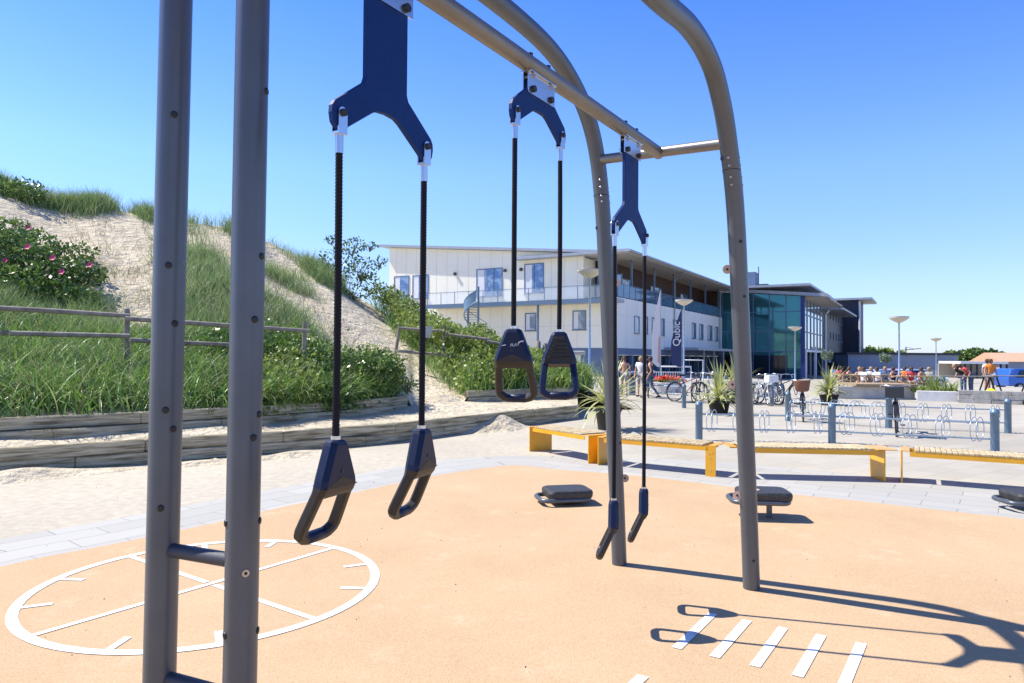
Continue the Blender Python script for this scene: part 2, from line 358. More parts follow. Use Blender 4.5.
rub_px = [(0, 567), (76, 552.5), (147, 538), (227, 521), (280, 508), (355, 493), (430, 477), (500, 466), (530, 466.5), (560, 470.5), (627, 475), (723, 486.5), (800, 496), (860, 501.5), (914, 508), (1024, 520)]
rub = [(-5.6, -3), (-5.5, 0), (-5.0, 2.5)]+[G(*q).xy for q in rub_px]+[(6.6, 5.9), (7.8, 4), (8.4, 1), (8.2, -3)]
rub = [Vector((q[0], q[1], 0)) for q in rub]; rub = smooth_path(rub, 6)
for _ in range(10): rub = [rub[0]]+[(rub[i-1]+rub[i]*2+rub[i+1])/4 for i in range(1, len(rub)-1)]+[rub[-1]]
def offset_path(P, d0, d1):
    out = []; n = len(P)
    for i, p in enumerate(P):
        t = (P[min(i+1, n-1)]-P[max(i-1, 0)]); t.normalize(); nr = Vector((-t.y, t.x, 0))
        f = sm((p.x+1)/3.5); out.append(p+nr*(d0+(d1-d0)*f))
    for _ in range(12): out = [out[0]]+[(out[i-1]+out[i]*2+out[i+1])/4 for i in range(1, n-1)]+[out[-1]]
    return out
outer = offset_path(rub, .92, 2.0)
# grey paving ring with running UVs so that the courses follow the curve
bm = bmesh.new(); uvl = bm.loops.layers.uv.new('UVMap'); s_ = 0; prev = None; rows = []
for i, (a, b) in enumerate(zip(rub, outer)):
    if i: s_ += (a-rub[i-1]).length
    inn = a-(b-a)*.2
    rows.append((bm.verts.new((inn.x, inn.y, .004)), bm.verts.new((b.x, b.y, .004)), s_, (b-inn).length))
for (a, b, s0, w0), (c, d, s1, w1) in zip(rows, rows[1:]):
    f = bm.faces.new((a, b, d, c))
    for lp, uv in zip(f.loops, ((s0, 0), (s0, w0), (s1, w1), (s1, 0))): lp[uvl].uv = uv
me = bpy.data.meshes.new('grey_paving'); bm.to_mesh(me); bm.free(); me.materials.append(M['band'])
o = bpy.data.objects.new('grey_paving', me); COL.objects.link(o); tag(o, kind='structure')
b = MB(); b.add([(p.x, p.y, .008) for p in rub], [tuple(range(len(rub)))])
tag(b.build('orange_play_surface', M['orange']), kind='structure')

# painted clock circle and the hopping bars
c0 = Vector((-2.075, 4.845, .012)); r0 = 1.118; mk = thing('clock_marking', 'white painted clock circle with cross lines on orange play surface', 'ground marking', c0)
b = MB(); n = 96; vv = []
for k in range(n):
    a = 2*math.pi*k/n
    for rr in (r0-.032, r0+.032): vv.append((rr*math.cos(a), rr*math.sin(a), 0))
b.add(vv, [(2*k, 2*k+1, (2*k+3) % (2*n), (2*k+2) % (2*n)) for k in range(n)]); b.build('ring_line', M['white_line'], mk)
def strip(b, p, q, w_, z=0):
    p = Vector((*p, z)); q = Vector((*q, z)); t = (q-p).normalized(); nr = Vector((-t.y, t.x, 0))*w_/2
    b.add([p-nr, q-nr, q+nr, p+nr], [(0, 1, 2, 3)])
for a in (R(56), R(-35)):
    b = MB(); d = Vector((math.cos(a), math.sin(a)))
    if a > 0: strip(b, -d*(r0-.033), d*(r0-.033), .045)
    else:
        strip(b, -d*(r0-.033), -d*.045, .045); strip(b, d*.045, d*(r0-.033), .045)
    b.build('cross_line', M['white_line'], mk)
for k in range(12):
    if k % 3 == 0: continue
    a = R(56+30*k); d = Vector((math.cos(a), math.sin(a))); b = MB(); strip(b, d*(r0-.20), d*(r0-.033), .045); b.build('tick', M['white_line'], mk)
bardir = Vector((.35, .52)).normalized()
places = ['nearest the left, crossed by a ring shadow', 'second from the left end of its row', 'in the middle of its row of five', 'second from the right of its row', 'last of its row, at the right end']
for k in range(5):
    p = Vector((.91+.176*k, 3.83-.108*k)); b = MB(); bw = .056; strip(b, (0, 0), tuple(bardir*.625), bw)
    o = b.build('painted_bar', M['white_line']); o.location = (*p, .012)
    tag(o, 'white painted bar on the orange ground '+places[k], 'ground marking', 'white hopping bars painted beside the rings')
b = MB(); strip(b, (0, 0), tuple(bardir*.6), .06); o = b.build('painted_bar', M['white_line']); o.location = (.33, 3.0, .012)
tag(o, 'white painted bar cut by the bottom edge, alone left of the row of five', 'ground marking')

# timber terraces
lw = [Vector((-9.6, 7.0, 0))]+[G(*q) for q in ((0, 476), (82, 469), (149, 463.5), (227, 457.5), (280, 453), (345, 448), (410, 441), (480, 431), (530, 425), (579, 418.5))]
lw = smooth_path(lw, 3)
def uw_(q): return G(*q, .33)
uwL = [Vector((-10.6, 7.9, .33))]+[uw_(q) for q in ((0, 444.5), (85, 440), (149, 434.5), (227, 429), (280, 424.5), (340, 420), (408, 411.5))]
uwR = [uw_(q) for q in ((468, 404.5), (520, 401.5), (575, 399))]
def wall_beams(path, z0, label, thick=.16, h=.175, tiers=2, seg=2.3):
    root = thing('timber_retaining_wall', label, 'retaining wall', path[len(path)//2])
    L = [0]
    for i in range(1, len(path)): L.append(L[-1]+(path[i]-path[i-1]).length)
    def pos(s):
        s = max(0, min(L[-1], s))
        for i in range(1, len(L)):
            if s <= L[i]: t = (s-L[i-1])/(L[i]-L[i-1]); return path[i-1].lerp(path[i], t)
        return path[-1]
    for tier in range(tiers):
        cuts = [0]; s = seg*(.5 if tier % 2 else 1)
        while s < L[-1]-.4: cuts.append(s); s += seg*random.uniform(.85, 1.1)
        cuts.append(L[-1])
        for s0, s1 in zip(cuts, cuts[1:]):
            p, q = pos(s0+.004), pos(s1-.004); d = (q-p); ln = d.length; d.normalize(); nr = Vector((-d.y, d.x, 0))
            jz = random.uniform(-.004, .004); jn = random.uniform(-.006, .006)
            z = z0+tier*(h+.004)+jz
            T = lambda v: Vector((p.x, p.y, 0))+d*v[0]+nr*(v[1]+jn)+Vector((0, 0, v[2]))
            b = MB(); b.box(0, ln, 0, thick, z, z+h, T, bev=.014)
            b.build('timber', M['timber'], root, world=root.location)
    return root
wall_beams(lw, 0, 'weathered lower timber retaining wall between the sandy paving and the ledge')
wall_beams(smooth_path(uwL, 3), .33, 'upper timber retaining wall holding the grassy dune on the left')
wall_beams(smooth_path(uwR, 3), .33, 'short upper timber wall under the scrub right of the sand chute')

# the dune: height over azimuth u and depth
foot_pts = [(-1.7, 5.5), (-1.20, 8.6), (-.735, 9.85)]+[(p.x/p.y, p.y+.12) for p in uwL[2:]]
foot_pts = sorted(foot_pts)+[(-.105, 16.2), (-.085, 16.9)]+[(p.x/p.y, p.y+.12) for p in uwR]+[(.12, 21.5)]
FU = [q[0] for q in foot_pts]; FY = [q[1] for q in foot_pts]
sil_px = [(-500, 120), (-250, 140), (-100, 160), (0, 188), (30, 202), (60, 206), (100, 206), (150, 218), (200, 224), (235, 228), (270, 242), (300, 257), (350, 292), (400, 322), (450, 346), (500, 362), (560, 382), (590, 393)]
SU = [ray(*q)[0]/ray(*q)[1] for q in sil_px]; SE = [ray(*q)[2]/ray(*q)[1] for q in sil_px]
YU = [-1.6, -.7, -.3, -.1, .12]; YC = [24, 24, 28, 28, 26]
rngh = np.random.default_rng(3); WV = [(rngh.uniform(.3, 2.2), rngh.uniform(0, 6.28), rngh.uniform(0, 6.28)) for _ in range(14)]
def bumps(x, y): return sum(math.sin(x*f*math.cos(a)+y*f*math.sin(a)+p)/(1+f*1.3) for f, a, p in WV)
def dune_z(u, Y):
    yf = float(np.interp(u, FU, FY)); yc = float(np.interp(u, YU, YC)); zc = EYE+float(np.interp(u, SU, SE))*yc
    zf = .64
    gap = sm((u+.152)/.012)*sm((-.062-u)/.006); zf = zf-.26*gap
    t = (Y-yf)/(yc-yf)
    if t < 0: return zf
    if t <= 1: z = zf+(zc-zf)*(t**1.22)
    else: z = zc-(t-1)*(yc-yf)*.12-((t-1)**2)*1.5
    k = min(1, t*3)*min(1, abs(1-t)*6+.12)
    return z+bumps(u*Y, Y)*.13*k
us = np.concatenate([np.linspace(-1.6, -.8, 30), np.linspace(-.79, .1, 190)]); ts = np.concatenate([np.linspace(0, 1.25, 110)**1.15, [1.5, 1.9, 2.5]])
rows = []
for u in us:
    yf = float(np.interp(u, FU, FY)); yc = float(np.interp(u, YU, YC))
    for t in ts:
        Y = yf+(yc-yf)*t; rows.append((u*Y, Y, dune_z(u, Y)))
V = np.array(rows); m_ = len(ts)
F = np.array([(i*m_+j, (i+1)*m_+j, (i+1)*m_+j+1, i*m_+j+1) for i in range(len(us)-1) for j in range(m_-1)])
tag(raw_mesh('sand_dune', V, F, M['sand'], smooth=True), kind='structure')
# right hand end of the dune falls to the plaza
b = MB(); vv = []; u = us[-1]; yf = float(np.interp(u, FU, FY)); yc = float(np.interp(u, YU, YC))
for t in np.linspace(0, 2.5, 26):
    Y = yf+(yc-yf)*t; z = dune_z(u, Y); vv += [(u*Y, Y, z), (u*Y+.6+z*1.6, Y, -.02)]
b.add(vv, [(2*i, 2*i+1, 2*i+3, 2*i+2) for i in range(25)], True); tag(b.build('dune_end', M['sand']), kind='structure')
# ledge of sand between the two walls, with a rise where the chute spills over
lu = [(p.x/p.y, p.y+.08) for p in lw]; lu.sort(); vv = []; us2 = np.linspace(-1.25, .095, 150)
for u in us2:
    y0 = float(np.interp(u, [q[0] for q in lu], [q[1] for q in lu])); y1 = float(np.interp(u, FU, FY))+.25
    for k in range(9):
        t = k/8; Y = y0+(y1-y0)*t; gap = math.exp(-((u+.10)/.05)**2)
        z = .335+.02*bumps(u*Y*2, Y*2)+(.06*sm(t))+gap*.05*t
        if k == 0: z = .325
        vv.append((u*Y, Y, z))
V = np.array(vv); F = np.array([(i*9+j, (i+1)*9+j, (i+1)*9+j+1, i*9+j+1) for i in range(len(us2)-1) for j in range(8)])
tag(raw_mesh('sand_ledge', V, F, M['sand'], smooth=True), kind='structure')
def mound(px, py, rx, ry, h, name='sand_drift', rot=0):
    c = G(px, py); vv = [(c.x, c.y, h)]; n = 40; k_ = 12
    for j in range(1, k_+1):
        t = j/k_
        for i in range(n):
            a = 2*math.pi*i/n; x = math.cos(a)*rx*t; y = math.sin(a)*ry*t
            x, y = x*math.cos(rot)-y*math.sin(rot), x*math.sin(rot)+y*math.cos(rot)
            z = h*(math.cos(math.pi*t)+1)/2*(1+.25*bumps((c.x+x)*3, (c.y+y)*3))-.004
            vv.append((c.x+x, c.y+y, z))
    fs = [(0, 1+i, 1+(i+1) % n) for i in range(n)]
    for j in range(k_-1):
        for i in range(n): fs.append((1+j*n+i, 1+(j+1)*n+i, 1+(j+1)*n+(i+1) % n, 1+j*n+(i+1) % n))
    b = MB(); b.add(vv, fs, True); tag(b.build(name, M['sand']), kind='structure')
mound(492, 429, 1.35, .7, .27, rot=.9)
mound(30, 477, 1.6, .45, .10, rot=.7); mound(215, 462, 1.3, .4, .06, rot=.7); mound(300, 455, 1.2, .35, .06, rot=.8)

# ------------------------------------------------------------------ vegetation
def inpoly(x, y, poly):
    ins = np.zeros(len(x), bool); n = len(poly)
    for i in range(n):
        x0, y0 = poly[i]; x1, y1 = poly[(i+1) % n]
        c = ((y0 > y) != (y1 > y)) & (x < (x1-x0)*(y-y0)/(y1-y0+1e-9)+x0); ins ^= c
    return ins
def sample_dune(n, u0, u1, t0, t1, power=1.):
    u = RNG.uniform(u0, u1, n); t = RNG.uniform(0, 1, n)**power*(t1-t0)+t0
    P = np.zeros((n, 3))
    for i in range(n):
        yf = float(np.interp(u[i], FU, FY)); yc = float(np.interp(u[i], YU, YC)); Y = yf+(yc-yf)*t[i]
        P[i] = (u[i]*Y, Y, dune_z(u[i], Y))
    return P
def blades(P, length, width, lean=.5, bend=.8, seg=4, up=1.):
    n = len(P); L_ = length*RNG.uniform(.55, 1.15, n); a = RNG.uniform(0, 2*np.pi, n)
    l0 = RNG.uniform(.05, lean, n); D = np.c_[np.cos(a), np.sin(a), np.zeros(n)]
    face = RNG.uniform(0, 2*np.pi, n); Wd = np.c_[np.cos(face), np.sin(face), np.zeros(n)]
    B = RNG.uniform(.2, 1, n)*bend; rows_ = []; pos = P.copy(); ang = l0.copy()
    for k in range(seg+1):
        wk = width*(1-(k/seg)**1.6)*RNG.uniform(.7, 1.2, n)*.5+.0008
        rows_.append(pos-Wd*wk[:, None]); rows_.append(pos+Wd*wk[:, None])
        st = L_/seg; pos = pos+(D*np.sin(ang)[:, None]+np.array([0, 0, 1.])*np.cos(ang)[:, None]*up)*st[:, None]; ang = ang+B/seg*2
    V = np.stack(rows_, 1).reshape(-1, 3); base = np.arange(n)*(2*(seg+1)); Fs = []
    for k in range(seg): Fs.append(np.c_[base+2*k, base+2*k+1, base+2*k+3, base+2*k+2])
    return V, np.concatenate(Fs)
def leaves(P, size, tilt=1.0, aspect=.55, N=None):
    n = len(P); s = size*RNG.uniform(.6, 1.3, n)
    d = RNG.normal(size=(n, 3)); d[:, 2] = d[:, 2]*tilt+.25; d /= np.linalg.norm(d, axis=1)[:, None]
    e = RNG.normal(size=(n, 3)); e -= d*(e*d).sum(1)[:, None]; e /= np.linalg.norm(e, axis=1)[:, None]
    a = P; b_ = P+d*s[:, None]*.5+e*(s*aspect*.5)[:, None]; c = P+d*s[:, None]; g = P+d*s[:, None]*.5-e*(s*aspect*.5)[:, None]
    V = np.stack([a, b_, c, g], 1).reshape(-1, 3); return V, np.arange(4*n).reshape(n, 4)
def merge(parts):
    Vs = []; Fs = []; o = 0
    for V, F in parts: Vs.append(V); Fs.append(F+o); o += len(V)
    return np.concatenate(Vs), np.concatenate(Fs)
M['grass'] = leafmat('long_dune_grass', [(.07, .15, .02), (.15, .29, .045), (.27, .43, .09), (.12, .25, .07), (.48, .52, .24)], .45, .3)
M['marram'] = leafmat('marram_grass', [(.08, .17, .045), (.17, .30, .08), (.27, .39, .13), (.45, .45, .24), (.14, .27, .10)], .5, .3)
M['scrub'] = leafmat('scrub_leaves', [(.09, .15, .025), (.18, .27, .04), (.30, .38, .07), (.38, .42, .13), (.14, .22, .07)], .45, .35)
M['darkleaf'] = leafmat('dark_leaves', [(.04, .085, .02), (.075, .15, .028), (.13, .22, .04), (.19, .28, .07)], .38, .25)
M['deadgrass'] = leafmat('dry_stems', [(.22, .17, .09), (.35, .30, .17), (.16, .12, .07)], .8, .2)
M['sage'] = leafmat('silver_leaves', [(.16, .22, .15), (.25, .31, .22), (.11, .17, .09)], .5, .3)

def stuffobj(name, V, F, m, label, cat):
    return tag(raw_mesh(name, V, F, m), label, cat, kind='stuff')
# --- dense long grass belt behind the upper wall on the left
P = sample_dune(30000, -.80, -.13, .0, .30, 1.3); x, y = project(P)
k = inpoly(x, y, [(-60, 330), (70, 325), (100, 330), (150, 318), (240, 335), (330, 345), (368, 358), (388, 378), (396, 400), (392, 412), (200, 428), (80, 438), (-60, 445)])
k &= (y < 405-(x-160)*.03+RNG.normal(0, 6, len(x))) | (x > 250)
Pg = P[k]
stuffobj('dune_grass', *blades(Pg, .85, .021, .85, 1.25, 5), M['grass'], 'long arching green grass dense behind the upper timber wall', 'grass')
# darker broad leaves inside the belt towards the chute
Pd = Pg[project(Pg)[0] > 215+RNG.normal(0, 18, len(Pg))]; Pd = Pd[RNG.uniform(size=len(Pd)) < .6]
hv = np.array([.5+.5*bumps(p[0]*2.2+9, p[1]*2.2) for p in Pd]).clip(.05, 1.1)
Pd = np.repeat(Pd, 9, 0)+RNG.normal(0, .12, (len(Pd)*9, 3)); Pd[:, 2] += RNG.uniform(0, 1, len(Pd))**.6*np.repeat(hv, 9)*.75
kk = np.array([bumps(p[0]*1.7, p[1]*1.7+4) for p in Pd])+RNG.normal(0, .25, len(Pd)) > .1
stuffobj('low_scrub', *leaves(Pd[kk], .085), M['scrub'], 'low leafy scrub at the foot of the dune left of the sand chute', 'scrub')
stuffobj('dark_scrub', *leaves(Pd[~kk], .075, aspect=.7), M['darkleaf'], 'darker green leaves mixed through the scrub at the dune foot', 'scrub')
kd = RNG.uniform(size=len(Pg)) < .10
stuffobj('dry_grass', *blades(Pg[kd], .95, .012, .9, 1.0, 4), M['deadgrass'], 'dry straw coloured blades standing through the green grass belt', 'grass')
# --- loose marram tufts
def tufts(n_t, polys, per, length, t0=.15, t1=1.05, u0=-.8, u1=.1, rad=.18, pw=1., clump=None):
    P = sample_dune(n_t, u0, u1, t0, t1, pw); x, y = project(P); k = np.zeros(len(P), bool)
    for pl, dens in polys: k |= inpoly(x, y, pl) & (RNG.uniform(size=len(P)) < dens)
    P = P[k]
    if clump is not None: cv = np.array([bumps(p[0]*1.3+5, p[1]*1.3) for p in P]); P = P[cv > clump]
    Q = np.repeat(P, per, 0); Q[:, :2] += RNG.normal(0, rad, (len(Q), 2)); 
    for i in range(len(Q)): Q[i, 2] = dune_z(Q[i, 0]/Q[i, 1], Q[i, 1])-.03
    return blades(Q, length, .014, .45, .7, 3)
mid = [([(95, 255), (150, 250), (235, 262), (300, 275), (325, 320), (350, 345), (330, 360), (60, 345), (100, 300)], .62), ([(60, 185), (150, 210), (160, 245), (110, 232), (60, 215)], .9), ([(150, 215), (215, 220), (215, 262), (160, 250)], .35), ([(-60, 170), (30, 180), (40, 205), (-60, 205)], .9), ([(-60, 300), (90, 300), (110, 340), (-60, 345)], .95), ([(165, 250), (190, 250), (190, 275), (165, 275)], .9)]
stuffobj('marram_grass', *merge([tufts(5600, mid, 34, .62, clump=.0), tufts(700, [([(95, 255), (150, 250), (235, 262), (310, 285), (350, 345), (60, 345)], .5)], 10, .45)]), M['marram'], 'marram grass tufts scattered over the pale sand slope', 'grass')
crest = [([(-60, 130), (20, 175), (70, 180), (150, 205), (160, 222), (100, 214), (50, 210), (0, 195), (-60, 175)], .9), ([(228, 215), (262, 228), (300, 250), (355, 290), (330, 290), (270, 248), (228, 235)], 1), ([(195, 215), (228, 218), (228, 228), (195, 226)], .3)]
stuffobj('crest_grass', *merge([tufts(5000, crest, 26, .8, .8, 1.08, clump=.05), tufts(900, crest, 14, .5, .7, 1.08)]), M['marram'], 'tall thin grass along the skyline of the dune', 'grass')
P = sample_dune(5000, -.8, .0, .1, 1.); x, y = project(P); k = inpoly(x, y, [(60, 215), (240, 240), (330, 310), (360, 350), (100, 340)]); P = P[k][:700]
stuffobj('dry_stems', *blades(np.repeat(P, 5, 0)+RNG.normal(0, .09, (len(P)*5, 3))*[1, 1, .1], .4, .008, .9, .6, 2), M['deadgrass'], 'dry straw coloured stems on the sand slope', 'grass')
# --- scrub mass right of the chute
P = sample_dune(11500, -.33, .1, .02, 1.06, 1.); x, y = project(P)
k = inpoly(x, y, [(285, 238), (318, 262), (345, 288), (372, 306), (400, 335), (432, 372), (452, 388), (478, 402), (600, 402), (600, 378), (560, 372), (500, 350), (450, 330), (400, 295), (350, 255), (300, 232)]); P = P[k]
P = P[:2700]; hgt = .55+.45*np.array([bumps(p[0]*1.5, p[1]*1.5) for p in P]).clip(-.8, 1.2)
hgt *= np.interp(P[:, 0]/P[:, 1], [-.32, -.22, -.12, 0, .08], [.6, 1.1, 1.25, .9, .45])
cl = []
for p, h in zip(P, hgt):
    nl = random.choice((8, 22, 30, 34)); q = RNG.normal(0, 1, (nl, 3)); q /= np.linalg.norm(q, axis=1)[:, None]; q *= RNG.uniform(.4, 1, (nl, 1))**.4*np.array([.38, .38, .3]); q += p+[0, 0, max(h, .15)]; cl.append(q)
cl = np.concatenate(cl)
stuffobj('dune_scrub', *leaves(cl, .12, aspect=.6), M['scrub'], 'dense yellow green scrub on the dune right of the sand chute', 'scrub')
stuffobj('scrub_grass', *blades(P[:1900].repeat(9, 0)+RNG.normal(0, .25, (len(P[:1900])*9, 3))*[1, 1, .1], 1.05, .017, .7, .8, 4), M['grass'], 'grass growing through the scrub beside the sand chute', 'grass')

def bush(name, label, cat, centers, leaf, nleaf, m, stems=True, flowers=None, group=None):
    base = centers[0][0]; root = thing(name, label, cat, (base[0], base[1], base[2]), group=group)
    pts = []
    for c, r_, in centers:
        n = int(nleaf*(r_[0]*r_[1])/ .25); q = RNG.normal(size=(n, 3)); q /= np.linalg.norm(q, axis=1)[:, None]
        lump = 1+.18*np.sin(q[:, 0]*5+c[0])*np.cos(q[:, 2]*6+c[1])
        q *= (RNG.uniform(.35, 1, n)**.45*lump)[:, None]*np.array(r_); pts.append(q+np.array(c))
    pts = np.concatenate(pts)-np.array(root.location)
    raw_mesh('foliage', *leaves(pts, leaf), m, root)
    if stems:
        for c, r_ in centers:
            for k in range(5):
                e = Vector(c)-root.location+Vector((random.uniform(-.6, .6)*r_[0], random.uniform(-.6, .6)*r_[1], random.uniform(0, .7)*r_[2]))
                b = MB(); s0 = Vector((c[0], c[1], c[2]-r_[2]*1.05))-root.location; b.tube([s0, s0.lerp(e, .5)+Vector((random.uniform(-.1, .1), 0, 0)), e], [.022, .015, .006], 5); b.build('stem', M['bark'], root)
    if flowers:
        for f in flowers:
            b = MB(); f = Vector(f)-root.location
            for k in range(6):
                a = k*math.pi/3; T = Matrix.Translation(f) @ Matrix.Rotation(R(70), 4, 'X') @ Matrix.Rotation(a, 4, 'Z')
                b.add([T @ Vector(p) for p in ((0, 0, 0), (.05, -.03, .02), (.085, 0, .03), (.05, .03, .02))], [(0, 1, 2, 3)])
            b.build('flower', M['pinkflower'], root)
    return root
def dz(px, py):                                                    # where a pixel meets the dune
    x, F, U = ray(px, py); u = x/F; e = U/F; best = None
    for Y in np.arange(float(np.interp(u, FU, FY)), 31, .08):
        if dune_z(u, Y) >= EYE+e*Y: return Vector((u*Y, Y, dune_z(u, Y)))
    return Vector((u*28, 28, dune_z(u, 28)))
cs = []
for px, py, rr in [(20, 285, .8), (-30, 270, .9), (50, 292, .7), (62, 272, .75), (30, 262, .8), (0, 245, .85), (-40, 240, 1.), (35, 240, .65), (78, 297, .6), (84, 272, .55), (72, 250, .6), (10, 225, .6), (-50, 215, .8)]:
    p = dz(px, py+14); cs.append(((p.x, p.y, p.z+rr*.35), (rr, rr, rr*.62)))
fl = [at(px, py, c[0][1]-c[1][1]*.95-.15) for (px, py), c in zip([(28, 247), (5, 261), (62, 272), (53, 258), (90, 265), (29, 228)], [cs[5], cs[4], cs[3], cs[3], cs[9], cs[10]])]
bush('rose_bush', 'sprawling dark green rose bush with pink flowers on the dune', 'bush', cs, .12, 420, M['darkleaf'], flowers=fl)
p = dz(18, 200); bush('rose_bush', 'small dark bush alone on the sand above the flowering rose bush', 'bush', [((p.x, p.y, p.z+.3), (.9, .7, .4)), ((p.x-1.2, p.y, p.z+.4), (.9, .7, .45))], .13, 300, M['darkleaf'])
# small open tree on the skyline
p = at(346, 285, 27); cs = [((p.x-.3, 27, p.z+.9), (.9, .7, .6)), ((p.x+.6, 27, p.z+.6), (.7, .7, .5)), ((p.x-1.1, 27, p.z+.4), (.8, .6, .5)), ((p.x+.2, 27, p.z+1.5), (.6, .5, .35)), ((p.x+.9, 27, p.z+1.5), (.35, .3, .18)), ((p.x-.6, 27, p.z+1.75), (.3, .3, .16)), ((p.x+1.3, 27, p.z+.9), (.35, .3, .2)), ((p.x+.2, 27, p.z-.1), (1.2, .7, .6))]
bush('wild_bush', 'loose twiggy bush standing on the dune skyline above the sand chute', 'bush', cs, .13, 150, M['darkleaf'])
# bushes at the foot of the slope
for (px, py, rr), lab in zip([(352, 398, .75), (300, 402, .55), (386, 400, .28)], ['dark leafy bush above the upper timber wall by the sand chute', 'smaller leafy bush left of the chute bush in the long grass', 'low bush at the very edge of the sand chute']):
    p = dz(px, py); cs = [((p.x+dx, p.y+dy+.3, p.z+rr*.55+dz_), (rr, rr*.8, rr*.65)) for dx, dy, dz_ in ((0, 0, 0), (-.6, .3, .0), (.35, .5, .1))]
    bush('leafy_bush', lab, 'bush', cs, .10, 330, M['darkleaf'])

# wooden rail fences on the dune
def log(b, p, q, r_): 
    b.tube([p, p.lerp(q, .5)+Vector((0, 0, random.uniform(-.01, .01))), q], [r_*.95, r_, r_*.9], 8)
def rail_fence(label, rails, posts, Y, r_=.045, PY=None):
    root = thing('rail_fence', label, 'fence', at(*posts[0][1], Y))
    for (a, b_, Ya, Yb) in rails:
        m = MB(); log(m, at(*a, Ya), at(*b_, Yb), r_); m.build('rail', M['timber2'], root, world=root.location)
    for k, (a, b_) in enumerate(posts):
        Yp = PY[k] if PY else Y; m = MB(); t = at(*a, Yp); f = at(*b_, Yp); f.z = min(f.z, dune_z(f.x/f.y, f.y)-.1) if f.z > 0 else f.z; log(m, t, f, .05); m.build('post', M['timber2'], root, world=root.location)
    return root
rail_fence('long weathered rail fence across the grass on the left', [((-40, 306), (130, 316), 11.6, 12.6), ((-40, 332), (130, 336), 11.6, 12.6), ((125, 318.5), (309, 331), 12.5, 14.2), ((130, 340), (236, 345), 12.5, 13.6)], [((127, 309), (127, 370)), ((305, 322), (303, 375)), ((-5, 304), (-6, 360))], 12.8, PY=(12.75, 14.35, 11.9))
fM = rail_fence('short weathered rail fence with a pale sign beside the sand chute', [((399, 328), (450, 331.5), 20.5, 20.5), ((445, 334), (490, 339.5), 20.4, 20.4), ((487, 341), (502, 344), 20.3, 20.3), ((396, 351), (448, 355), 20.5, 20.5), ((445, 356), (487, 359), 20.4, 20.4)], [((400, 325), (394, 354)), ((444.5, 325), (443, 372)), ((486, 337), (485, 374))], 20.55)
b = MB(); q = [at(*c, 20.35) for c in ((421, 326), (433, 326.5), (430, 338), (419, 337))]
b.add(q+[v+Vector((0, .02, 0)) for v in q], [(0, 1, 2, 3), (7, 6, 5, 4), (0, 4, 5, 1), (1, 5, 6, 2), (2, 6, 7, 3), (3, 7, 4, 0)])
b.build('sign_board', M['sage'] if False else M['concrete'], fM, world=fM.location)

# ------------------------------------------------------------------ the ring trainer (climbing frame)
Lb, Rb = Vector((.84, 5.38, 0)), Vector((1.67, 4.84, 0)); nrm = (Rb-Lb).normalized(); bd = Vector((-.5403, -.8415, 0)); O0 = (Lb+Rb)/2
def fr(s, w_, z): return O0+bd*s+nrm*w_+Vector((0, 0, z))           # s along the beam towards the near end, w sideways
HW = .495
fm = thing('ring_trainer_frame', 'tall grey steel tube frame carrying the sliding ring trolleys over the orange ground', 'climbing frame', O0)
def arch(side, ctl):
    pts = smooth_path([fr(s, side*HW+w_, z) for s, w_, z in ctl], 8)
    b = MB(); b.tube(pts, .057, 20); return b.build('arched_leg', M['steel'], fm, world=fm.location)
legL = arch(-1, [(0, 0, -.05), (.055, 0, .5), (.115, 0, 1.0), (.175, 0, 1.5), (.235, 0, 2.0), (.28, 0, 2.33), (.335, 0, 2.70), (.42, 0, 3.03), (.55, 0, 3.26), (.754, 0, 3.43), (1.07, 0, 3.56), (1.5, 0, 3.61), (2.3, 0, 3.61), (3.4, 0, 3.55), (4.3, 0, 3.5), (4.9, 0, 3.4), (5.25, 0, 3.05), (5.35, 0, 2.5), (5.42, 0, 1.9), (5.5, 0, 1.0), (5.6, 0, -.05)])
legR = arch(1, [(0, 0, -.05), (.075, 0, .5), (.155, 0, 1.0), (.235, 0, 1.5), (.315, 0, 2.0), (.39, 0, 2.42), (.47, 0, 2.70), (.59, 0, 2.948), (.73, 0, 3.15), (.96, 0, 3.32), (1.338, 0, 3.38), (1.917, 0, 3.32), (2.8, 0, 3.3), (3.6, 0, 3.3), (4.4, 0, 3.3), (4.9, 0, 3.2), (5.22, 0, 2.95), (5.35, 0, 2.4), (5.42, 0, 1.8), (5.5, 0, 1.0), (5.6, 0, -.05)])
b = MB(); b.tube([fr(.42, -HW+.0, 3.03), fr(.6, HW, 2.945)], .035, 16); b.build('cross_bar', M['beam'], fm, world=fm.location)
b = MB(); b.tube([fr(.49, 0, 2.985), fr(.53, 0, 2.985), fr(5.3, 0, 2.985)], .041, 18); b.build('beam', M['beam'], fm, world=fm.location)
b = MB(); b.tube([fr(5.3, -HW, 2.985), fr(5.3, HW, 2.985)], .035, 16); b.build('cross_bar', M['beam'], fm, world=fm.location)
for s_ in (2.6, 4.2):                                               # hangers between arches and beam
    pass
def disc(b, c, d, r_, t, n=12):
    d = d.normalized(); b.tube([c, c+d*t], r_, n)
tocam = lambda p: (Vector((0, 0, EYE))-p)
def on_tube(c, rad, ang):                                           # direction around a vertical post measured from the camera side
    d = tocam(c); d.z = 0; d.normalize(); d = Matrix.Rotation(R(ang), 3, 'Z') @ d; return c+d*(rad-.004), d
